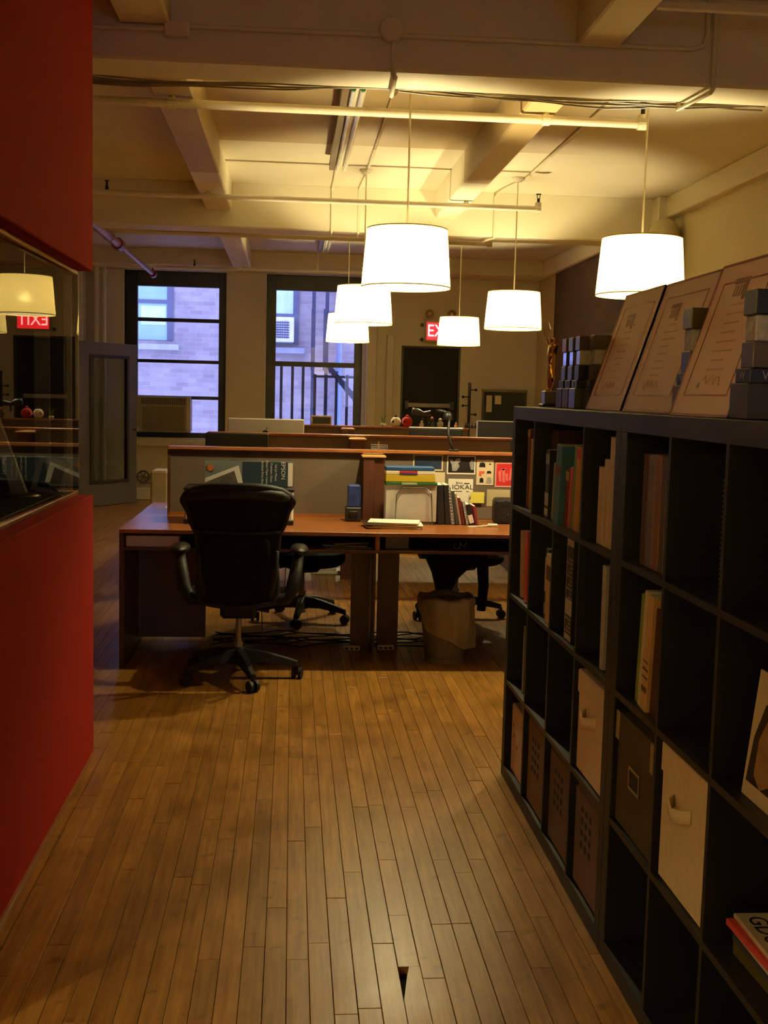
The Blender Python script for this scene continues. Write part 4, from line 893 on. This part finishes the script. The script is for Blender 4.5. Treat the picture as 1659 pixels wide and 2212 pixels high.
B(-.5, .1, -.016, -.012, .68, 1.5).build('blind', pm('blind_pale', (196, 226, 224), .6), t); B(.15, .56, -.016, -.012, .25, .56).build('blind', MATS['blind_pale'], t); B(-.3, .08, -.016, -.012, .0, .5).build('blind', MATS['blind_pale'], t)
t = nwin(-.8, .0, 2.34, 4.2, 'neighbouring window with pale blind, seen through the right window', .25)
B(-.4, .4, -.016, -.012, .46, 1.5).build('blind', MATS['blind_pale'], t)
t = thing('outdoor_air_conditioner', 'white window air conditioner on the neighbouring wall', 'air conditioner', (-.22, 19.4, 2.36))
B(-.28, .24, -.22, .1, 0, .40).build('casing', pm('ac_white', (224, 228, 236), .5), t, bevel=.01)
for k in range(7): B(-.23, .16, -.226, -.218, .06+k*.04, .08+k*.04).build('slat', pm('ac_slat', (80, 84, 110), .6), t)
for k in range(10): B(-.22+k*.038, -.212+k*.038, -.228, -.22, .05, .34).build('grille_bar', MATS['ac_slat'], t)
iron = pm('fire_escape_iron', (56, 58, 82), .6)
t = thing('fire_escape', 'dark iron fire escape landing with railing and stair outside the right window', 'fire escape', (0, 16.9, 0))
for k, x in enumerate((-.158, .005, .16, .335, .494, .65, .807, .96)): B(x-.02, x+.02, -.012, .012, .55, 1.80 if k > 2 else 1.95).build('baluster', iron, t)
B(.3, 1.6, -.02, .02, 1.75, 1.785).build('handrail', iron, t); B(-.4, 1.6, -.555, .6, .5, .55).build('landing', iron, t)
MB().prism([(.50, 1.95), (.58, 1.95), (1.45, .95), (1.37, .95)], 'y', .55, .60).build('stair_stringer', iron, t); MB().prism([(.50, 1.95), (.58, 1.95), (1.45, .95), (1.37, .95)], 'y', 1.15, 1.20).build('stair_stringer', iron, t)
for k in range(7): B(.56+k*.13, .70+k*.13, .6, 1.15, 1.84-k*.145, 1.86-k*.145).build('tread', iron, t)
for x in (.34, .56): B(x-.03, x+.03, 2.2, 2.26, .5, 3.9).build('post', iron, t)
B(.30, .36, 2.1, 2.14, 1.9, 2.9).build('ladder_rail', iron, t); B(.5, .54, 2.1, 2.14, 1.9, 2.9).build('ladder_rail', iron, t)
tag(MB().cyl((.78, 19.38, -2), (.78, 19.38, 6), .05, n=12).build('drain_pipe', pm('drain_blue', (120, 140, 190), .5)), 'pale drain pipe on the neighbouring brick wall', 'pipe')

# ------------------------------------------------------------------ bookcases
SX, SY, S, T_, CW, DV = .873, 4.4685, 1.49, .05, .335, .0167
SD = .39
def bookcase(label, yfar, skip=()):
    t = thing('bookcase', label, 'bookcase', (SX, yfar, 0), group='black cube bookcases')
    # local: x into the shelf, y from far (0) towards the viewer (-S), z up
    for z0, z1, n in ((S-T_, S, 'top_panel'), (0, T_, 'bottom_panel')): B(0, SD, -S, 0, z0, z1).build(n, shelf_m, t, bevel=.002)
    for y1 in (0, -S+T_): B(0, SD, y1-T_, y1, T_, S-T_).build('side_panel', shelf_m, t, bevel=.002)
    for k in (1, 2, 3):
        z = S-T_-k*CW-(k-1)*DV; B(.001, SD, -S+T_, -T_, z-DV, z).build('shelf_board', shelf_m, t)
    for r in range(4):
        zt = S-T_-r*(CW+DV)
        for k in (1, 2, 3):
            if (r, k) in skip: continue
            y = -T_-k*CW-(k-1)*DV; B(.001, SD, y-DV, y, zt-CW, zt).build('divider', shelf_m, t)
    B(SD-.012, SD, -S+.002, -.002, .002, S-.002).build('back_panel', shelf_m, t)
    return t
bookcase('black cube bookcase with four rows of cells, the farther of two', SY, skip=((0, 2),))
U2 = SY-S-.002
bookcase('black cube bookcase with four rows of cells, nearest the viewer', U2)
U3 = U2-S-.002
def cell(u, r, c):  # returns far y, floor z of a cell
    return u-T_-c*(CW+DV), S-T_-r*(CW+DV)-CW
bi = [0]
def book(u, r, c, off, th, h, col, label, lean=0., dep=.24, front=.03, cat='book', pages=True, marks=None, grp=None, rough=.5):
    y, z = cell(u, r, c)
    t = thing('book' if cat == 'book' else cat, label, cat, (SX+front, y-off, z+.0008), rot=(math.radians(lean), 0, 0), group=grp)
    bi[0] += 1
    mt = pm('cover_%d_%d_%d' % col, col, rough, var=.10, scale=12)
    B(0, dep, -th, 0, 0, h).build('cover', mt, t, bevel=min(.002, th*.2))
    if pages and th > .012: B(.004, dep+.0006, -th+.0025, -.0025, h-.003, h+.0004).build('pages', paper_m, t)
    for (z0, z1, mcol) in (marks or ()): B(-.0008, .0, -th+.001, -.001, z0, z1).build('spine_label', pm('mark_%d_%d_%d' % mcol, mcol, .6), t)
    return t
# far unit, top row
book(SY, 0, 0, .10, .045, .30, (120, 34, 26), 'tall dark red book in the far top cell', marks=((.27, .298, (190, 150, 120)),))
book(SY, 0, 0, .15, .035, .265, (196, 158, 60), 'yellow book with a dark tabbed edge in the far top cell', lean=1.5)
m = MB()
o = book(SY, 0, 0, .20, .02, .19, (40, 70, 56), 'thin dark green book in the far top cell', lean=2)
book(SY, 0, 1, .012, .10, .305, (66, 42, 30), 'big brown album behind the books in the wide top cell', front=.06)
t = book(SY, 0, 1, .118, .055, .24, (34, 30, 28), 'black binder with white spine labels in the wide top cell', front=.02, marks=((.01, .035, (200, 196, 190)), (.045, .09, (200, 196, 190)), (.19, .225, (150, 160, 178))))
book(SY, 0, 1, .18, .012, .20, (180, 176, 160), 'thin grey booklet leaning in the wide top cell', lean=5, pages=False)
book(SY, 0, 1, .20, .022, .20, (110, 126, 40), 'green book leaning in the wide top cell', lean=5)
book(SY, 0, 1, .228, .03, .24, (176, 84, 34), 'orange brown book leaning in the wide top cell', lean=4.5, marks=((.14, .235, (214, 204, 184)),))
book(SY, 0, 1, .275, .075, .268, (58, 112, 136), 'thick teal book leaning in the wide top cell', lean=4.5, front=.015, marks=((.17, .20, (120, 70, 84)),))
book(SY, 0, 1, .362, .045, .19, (130, 30, 34), 'deep red book leaning in the wide top cell', lean=5, marks=((.155, .185, (200, 180, 140)),))
book(SY, 0, 1, .415, .028, .20, (206, 96, 92), 'pink book leaning in the wide top cell', lean=5)
book(SY, 0, 1, .455, .026, .275, (110, 150, 50), 'lime green book in the wide top cell', lean=5.5)
book(SY, 0, 1, .487, .055, .27, (206, 150, 34), 'thick yellow orange book in the wide top cell', lean=5, marks=((.235, .268, (220, 70, 60)),))
book(SY, 0, 1, .56, .02, .22, (180, 150, 110), 'tan book at the near end of the wide top cell', lean=4)
book(SY, 0, 1, .585, .05, .29, (60, 44, 36), 'dark brown box file at the back of the wide top cell', front=.09)
for i, (off, th, h) in enumerate(((.11, .055, .225), (.167, .05, .25), (.22, .045, .315), (.27, .045, .318))):
    book(SY, 0, 3, off, th, h, (206, 182, 148) if i < 3 else (214, 198, 168), ('cream magazine file with a sloping edge, farthest of four', 'cream magazine file, second of four in the top row', 'tall cream magazine file, third of four in the top row', 'tall pale magazine file, nearest of four in the top row')[i], cat='magazine_file', pages=False, front=.02, dep=.26, grp='cream magazine files')
# far unit, second row
book(SY, 1, 0, .17, .10, .315, (86, 56, 40), 'tall brown album in the far cell of the second row', front=.05)
book(SY, 1, 0, .10, .05, .26, (204, 176, 140), 'cream book leaning in the far cell of the second row', lean=-6, front=.02)
book(SY, 1, 0, .20, .055, .27, (206, 70, 36), 'orange red book in the far cell of the second row', lean=-4, front=.015)
book(SY, 1, 1, .17, .05, .25, (30, 28, 30), 'black book with a pale top label in the second cell of row two', front=.02, marks=((.02, .06, (150, 140, 120)), (.10, .22, (206, 176, 138))))
book(SY, 1, 1, .225, .07, .24, (206, 168, 124), 'peach book with small print in the second cell of row two', front=.012, marks=((.21, .238, (220, 208, 180)), (.15, .20, (100, 50, 30))))
book(SY, 1, 2, .12, .022, .325, (190, 184, 172), 'white edged album beside the black yearbook in row two', front=.02)
t = book(SY, 1, 2, .145, .085, .328, (30, 24, 22), 'big black book with white blocks and lines of print on its spine', front=.015, marks=((.305, .326, (190, 184, 172)), (.085, .135, (190, 186, 170)), (.004, .022, (190, 186, 170))))
for k in range(14): B(-.0012, -.0004, -.078, -.008-.02*(k % 3), .03+k*.0135+(.055 if k > 3 else 0), .036+k*.0135+(.055 if k > 3 else 0)).build('print_line', pm('print_pale', (150, 140, 126), .6), t)
book(SY, 1, 3, .20, .03, .30, (180, 170, 164), 'thin pale folder standing alone in row two', pages=False, front=.02, cat='folder', lean=-1.5)
book(SY, 2, 0, .20, .02, .26, (140, 124, 124), 'thin grey folder in the far cell of row three', pages=False, front=.02, cat='folder')
# fabric boxes
def box_front(u, r, c, label, col, kind, inset=.004, h=.315):
    y, z = cell(u, r, c); t = thing('storage_box', label, 'box', (SX+.012, y-CW/2, z+.0008), group='storage boxes in the bookcases')
    w = CW/2-inset; mt = pm('boxm_%d_%d_%d' % col, col, .75, var=.06, scale=40, bump=.1, bscale=200)
    if kind == 'fabric':
        B(0, .34, -w, w, 0, h).build('body', mt, t, bevel=.006); B(-.004, .345, -w-.002, w+.002, h-.07, h+.004).build('lid', mt, t, bevel=.005)
        hd = MB().tube([(-.003, .055, h-.098), (-.024, .04, h-.108), (-.03, 0, h-.112), (-.024, -.04, h-.108), (-.003, -.055, h-.098)], .0035, 6)
        p = MB(); pts = [(-.003, .055), (-.022, .04), (-.028, .0), (-.022, -.04), (-.003, -.055)]
        vs = [(x, yy, h-.095-.012*(1-abs(yy)/.055)) for x, yy in pts]+[(x, yy, h-.125-.012*(1-abs(yy)/.055)) for x, yy in pts]+[(x+.003, yy, h-.095-.012*(1-abs(yy)/.055)) for x, yy in pts]+[(x+.003, yy, h-.125-.012*(1-abs(yy)/.055)) for x, yy in pts]
        fs = []
        for i in range(4): fs += [(i, i+1, 6+i, 5+i), (10+i, 15+i, 16+i, 11+i), (i, 10+i, 11+i, i+1), (5+i, 6+i, 16+i, 15+i)]
        fs += [(0, 5, 15, 10), (4, 14, 19, 9)]
        p.add(vs, fs).build('handle', pm('handle_%d' % col[0], tuple(min(255, v+14) for v in col), .7), t, smooth=True)
    elif kind == 'perforated':
        B(0, .33, -w, w, 0, h).build('body', mt, t, bevel=.01)
        hm = pm('hole_dark', (20, 14, 12), .9)
        for i in range(3):
            for j in range(4): B(-.001, .004, -.055+i*.045, -.03+i*.045, .135+j*.036, .157+j*.036).build('hand_hole', hm, t, bevel=.002)
    elif kind == 'label':
        B(0, .34, -w, w, 0, h-.06).build('body', mt, t, bevel=.003)
        B(-.006, .345, -w-.003, w+.003, h-.075, h).build('lid', mt, t, bevel=.003)
        for s in (-1, 1): B(-.008, .02, s*(w-.012)-.014, s*(w-.012)+.014, h-.076, h+.002).build('corner_guard', steel_m, t, bevel=.002)
        f = MB(); f.box(-.004, 0, -.045, .045, .125, .133); f.box(-.004, 0, -.045, .045, .177, .185); f.box(-.004, 0, -.045, -.037, .133, .177); f.box(-.004, 0, .037, .045, .133, .177); f.build('label_holder', steel_m, t)
        B(-.002, .001, -.037, .037, .133, .177).build('label_slot', rubber_m, t)
    return t
box_front(SY, 2, 3, 'cream fabric box with a loop handle in the farther bookcase', (228, 200, 172), 'fabric', .02, .305)
box_front(U2, 2, 1, 'large cream fabric box with a loop handle in the nearer bookcase', (232, 210, 172), 'fabric', .02, .325)
box_front(U2, 2, 0, 'dark olive lidded box with a metal label holder', (74, 58, 34), 'label', .01, .30)
box_front(SY, 3, 1, 'brown perforated box in the bottom row, farthest of three', (110, 84, 60), 'perforated', .035, .32)
box_front(SY, 3, 2, 'brown perforated box in the bottom row, middle of three', (96, 70, 58), 'perforated', .035, .32)
box_front(SY, 3, 3, 'mauve brown perforated box in the bottom row, nearest of three', (104, 78, 70), 'perforated', .03, .31)
y, z = cell(SY, 3, 0)
t = thing('paper_carton', 'pale pink carton with small marks in the far bottom cell', 'box', (SX+.02, y-.18, z+.0008)); B(0, .33, -.142, .14, 0, .27).build('body', pm('carton_pink', (206, 178, 168), .7, var=.08, scale=20), t, bevel=.006)
for k, (yy, zz) in enumerate(((-.09, .06), (-.09, .10), (.09, .15), (.10, .19), (.02, .12))): B(-.001, .0, yy-.008, yy+.008, zz-.006, zz+.006).build('print_mark', pm('mark_brown', (110, 60, 44), .6), t)
# near unit
for i, (off, th, h, col) in enumerate(((.075, .045, .285, (78, 50, 50)), (.123, .045, .285, (110, 98, 104)), (.172, .045, .287, (130, 82, 44)), (.221, .038, .285, (80, 60, 44)), (.263, .035, .28, (100, 82, 62)))):
    book(U2, 0, 0, off, th, h, col, ('dark plum binder, farthest of five in the near top cell', 'slate binder, second of five in the near top cell', 'rust brown binder, third of five in the near top cell', 'dark brown binder, fourth of five in the near top cell', 'umber binder, nearest of five in the near top cell')[i], front=.025, pages=False, cat='binder', grp='binders in the near top cell')
t = book(U2, 0, 1, .29, .016, .27, (34, 30, 28), 'dark spiral notebook standing at the edge of the second near top cell', front=.02, pages=False)
m = MB()
for k in range(24): m.tube([(-.002+.005*math.cos(a*PI/3), -.008+.006*math.sin(a*PI/3), .01+k*.0108) for a in range(6)], .0009, 4, True)
m.build('spiral', steel_m, t)
book(U2, 1, 0, .105, .018, .285, (128, 140, 60), 'slim green book leaning in row two of the near bookcase', lean=4.5, front=.02)
book(U2, 1, 0, .145, .026, .30, (206, 192, 160), 'cream book with a dark edge leaning in row two of the near bookcase', lean=4.5, front=.015)
book(U2, 1, 0, .178, .042, .295, (208, 164, 108), 'tan book with dark lettering leaning in row two of the near bookcase', lean=4.5, front=.012, marks=((.05, .064, (90, 68, 46)), (.085, .09, (90, 68, 46)), (.105, .111, (90, 68, 46)), (.125, .129, (120, 92, 62))))
book(U2, 1, 0, .228, .05, .27, (58, 26, 20), 'dark maroon book leaning in row two of the near bookcase', lean=4.5, front=.02)
y, z = cell(U2, 1, 2)
t = thing('portrait_print', 'printed portrait with dark hair standing in a cell at the right edge', 'print', (SX+.03, y-.085, z+.001), rot=(0, math.radians(6), 0))
B(0, .004, -.21, 0, 0, .25).build('sheet', cream_m, t)
MB().prism([(-.012, .03), (-.02, .12), (-.05, .19), (-.10, .215), (-.16, .19), (-.19, .10), (-.19, .03)], 'x', -.0008, 0).build('hair', pm('print_hair', (44, 36, 30), .6, var=.3, scale=30), t)
MB().prism([(-.045, .05), (-.045, .12), (-.07, .165), (-.12, .165), (-.14, .11), (-.12, .05), (-.08, .03)], 'x', -.0016, -.0008).build('face', pm('print_face', (160, 124, 84), .6, var=.25, scale=25), t)
y, z = cell(U2, 2, 2)
zz = z+.0008
for i, (th, col, lb, dx, rz) in enumerate(((.03, (96, 84, 30), 'olive magazine bundle at the bottom of the pile at the right edge', .012, .03), (.012, (60, 60, 66), 'dark glossy magazine in the pile at the right edge', .004, -.02), (.008, (196, 190, 180), 'white magazine in the pile at the right edge', .01, .02), (.01, (190, 176, 160), 'cream magazine in the pile at the right edge', .0, -.01), (.014, (206, 70, 66), 'red magazine in the pile at the right edge', -.006, .03), (.010, (200, 180, 150), 'cream magazine lettered GDUSA on top of the pile at the right edge', .004, -.02))):
    t = thing('magazine', lb, 'magazine', (SX+.035+dx, y-.165, zz), rz, group='magazine pile at the right edge')
    B(0, .28, -.11, .11, 0, th).build('cover', pm('mag_%d_%d' % col[:2], col, .4, var=.12), t, bevel=.002); B(.002, .278, -.112, .112, .0025, th-.0025).build('pages', paper_m, t)
    if i == 5: text('GDUSA', .055, ink, t, (.035, 0, th+.0005), (0, 0, -PI/2), .0004)
    zz += th+.0006
# ------------------------------------------------------------------ awards on the bookcase tops
def certificate(x, y, w, h, label, i):
    ln = math.atan2(.12, .37)
    t = thing('award_certificate', label, 'certificate', (x, y, S+.0008), rot=(0, ln, 0), group='certificates leaning on the bookcases')
    B(0, .008, -w, 0, 0, h).build('panel', pm('cert_panel', (240, 208, 200), .5, var=.03, spec=.2), t)
    def ring(a, b, x0, x1, nm, mt):
        f = MB(); f.box(x0, x1, -w+a, -a, a, a+b); f.box(x0, x1, -w+a, -a, h-a-b, h-a); f.box(x0, x1, -w+a, -w+a+b, a, h-a); f.box(x0, x1, -a-b, -a, a, h-a); f.build(nm, mt, t)
    rb = pm('cert_red', (130, 52, 38), .5)
    ring(0, .006, -.001, .009, 'edge', rb); ring(.048, .004, -.001, 0, 'border_line', rb)
    cg = pm('cert_print', (206, 172, 162), .6)
    m = MB(); rr = random.Random(i)
    for k in range(9):
        z = .285-k*.022; a = rr.uniform(.03, .07); m.box(-.0008, 0, -.28+a, -.12-a*.4, z, z+.0035)
    m.build('text_lines', cg, t)
    MB().tube([(-.001, -.14-.012*k, .085+.012*math.sin(k*1.9)) for k in range(10)], .0016, 4).build('signature', cg, t)
    em_ = MB(); em_.box(-.0008, 0, -.205, -.12, .315, .328); em_.box(-.0008, 0, -.205, -.19, .275, .315)
    for k in range(4): em_.box(-.0008, 0, -.185+k*.016, -.179+k*.016, .285, .312)
    em_.build('emblem', pm('cert_emblem', (140, 104, 92), .6), t)
    MB().cyl((-.001, -.12, .075), (0, -.12, .075), .008, n=16).build('seal', pm('cert_seal', (70, 36, 26), .5), t)
certificate(1.0, 3.849, .41, .405, 'pink white award certificate with a red border, farthest of three', 1)
certificate(1.0, 3.412, .44, .402, 'pink white award certificate with a red border, middle of three', 2)
certificate(.905, 2.690, .365, .372, 'pink white award certificate with a red border, nearest of three', 3)
bt_m = pm('trophy_black', (24, 22, 22), .35); tb_m = pm('trophy_bronze', (96, 84, 60), .3, .5); tg_m = pm('trophy_grey', (110, 104, 98), .3, .6)
def trophy(x, y, label, mats, sc=1., letter='W'):
    t = thing('cube_trophy', label, 'trophy', (x, y, S+.0008), group='stacked cube trophies'); s = sc
    B(-.045*s, .045*s, -.045*s, .045*s, 0, .072*s).build('plinth', mats[0], t, bevel=.002)
    B(-.038*s, .038*s, -.038*s, .038*s, .072*s, .102*s).build('neck', bt_m, t, bevel=.002)
    B(-.031*s, .031*s, -.031*s, .031*s, .102*s, .155*s).build('lower_cube', mats[1], t, bevel=.002)
    B(-.027*s, .027*s, -.027*s, .027*s, .155*s, .208*s).build('crystal_cube', mats[2], t, bevel=.003)
    B(-.031*s, .031*s, -.031*s, .031*s, .208*s, .258*s).build('upper_cube', mats[3], t, bevel=.002)
    lm = pm('trophy_letter', (150, 148, 140), .4, .4)
    text(letter, .026*s, lm, t, (-.0384*s, 0, .087*s), (PI/2, 0, -PI/2)); text(letter, .026*s, lm, t, (0, -.0384*s, .087*s), (PI/2, 0, 0))
cw_m = pm('trophy_marble', (190, 186, 176), .15, var=.3, scale=40, coat=.5)
mir = pm('trophy_mirror', (180, 184, 196), .08, .9)
trophy(.943, 2.255, 'dark stacked cube trophy nearest the viewer, in front of the nearest certificate', (pm('trophy_plinth', (50, 44, 40), .45), tb_m, cw_m, bt_m), 1.0)
trophy(.985, 2.740, 'stacked cube trophy between the middle and nearest certificates', (pm('trophy_wood', (110, 76, 54), .45), tb_m, cw_m, tb_m), 1.0)
trophy(1.03, 4.195, 'stacked cube trophy beside the gold statuette', (pm('trophy_redwood', (84, 46, 34), .45), tb_m, mir, pm('trophy_tan', (150, 112, 70), .35, .3)), .98)
trophy(1.03, 4.095, 'stacked cube trophy second from the gold statuette', (pm('trophy_redwood2', (90, 44, 34), .45), tg_m, mir, tg_m), .98, 'We')
trophy(1.03, 3.995, 'stacked cube trophy third from the gold statuette, with a marbled cube', (tg_m, bt_m, cw_m, tb_m), .98)
trophy(1.055, 3.898, 'stacked cube trophy just behind the farthest certificate', (bt_m, tb_m, cw_m, pm('trophy_olive', (96, 88, 62), .4, .3)), .98)
# gold statuette holding up a crystal
t = thing('gold_statuette', 'gold statuette of a figure raising one arm with a crystal', 'statuette', (1.0, 4.40, S+.0008))
B(-.035, .035, -.04, .04, 0, .012).build('base', bt_m, t, bevel=.003); B(-.026, .026, -.03, .03, .012, .062).build('plinth', steel_m, t, bevel=.003)
me = bpy.data.meshes.new('figure')
J = [(0, 0, .155, .014), (0, .0, .185, .016), (0, 0, .225, .019), (0, 0, .245, .009), (0, -.004, .268, .013),            # pelvis, waist, chest, neck, head
     (0, .012, .150, .012), (-.004, .012, .108, .009), (0, .016, .068, .006), (-.012, .012, .063, .005),                # leg
     (0, -.010, .150, .012), (.004, -.016, .106, .009), (.002, .024, .066, .006), (-.012, .03, .064, .005),             # leg
     (0, .024, .232, .008), (-.004, .046, .250, .0062), (-.006, .068, .268, .005),                                     # raised arm
     (0, -.024, .230, .008), (-.008, -.036, .198, .006), (-.014, -.026, .172, .005)]
E_ = [(0, 1), (1, 2), (2, 3), (3, 4), (0, 5), (5, 6), (6, 7), (7, 8), (0, 9), (9, 10), (10, 11), (11, 12), (2, 13), (13, 14), (14, 15), (2, 16), (16, 17), (17, 18)]
me.from_pydata([j[:3] for j in J], E_, []); fo = bpy.data.objects.new('figure', me); COL.objects.link(fo)
sk = fo.modifiers.new('skin', 'SKIN'); me.materials.append(gold_m)
for v, j in zip(me.skin_vertices[0].data, J): v.radius = (j[3], j[3])
me.skin_vertices[0].data[0].use_root = True
ss = fo.modifiers.new('sub', 'SUBSURF'); ss.levels = 2; ss.render_levels = 2
fo.parent = t
MB().lathe([(0, 0), (.012, .012), (.016, .035), (.008, .062), (0, .07)], (-.006, .072, .268), n=8).build('crystal', crystal_m, t)
MB().prism([(-.02, .20), (-.045, .235), (-.05, .265), (-.03, .25), (-.008, .228)], 'x', .010, .014).build('wing', gold_m, t)
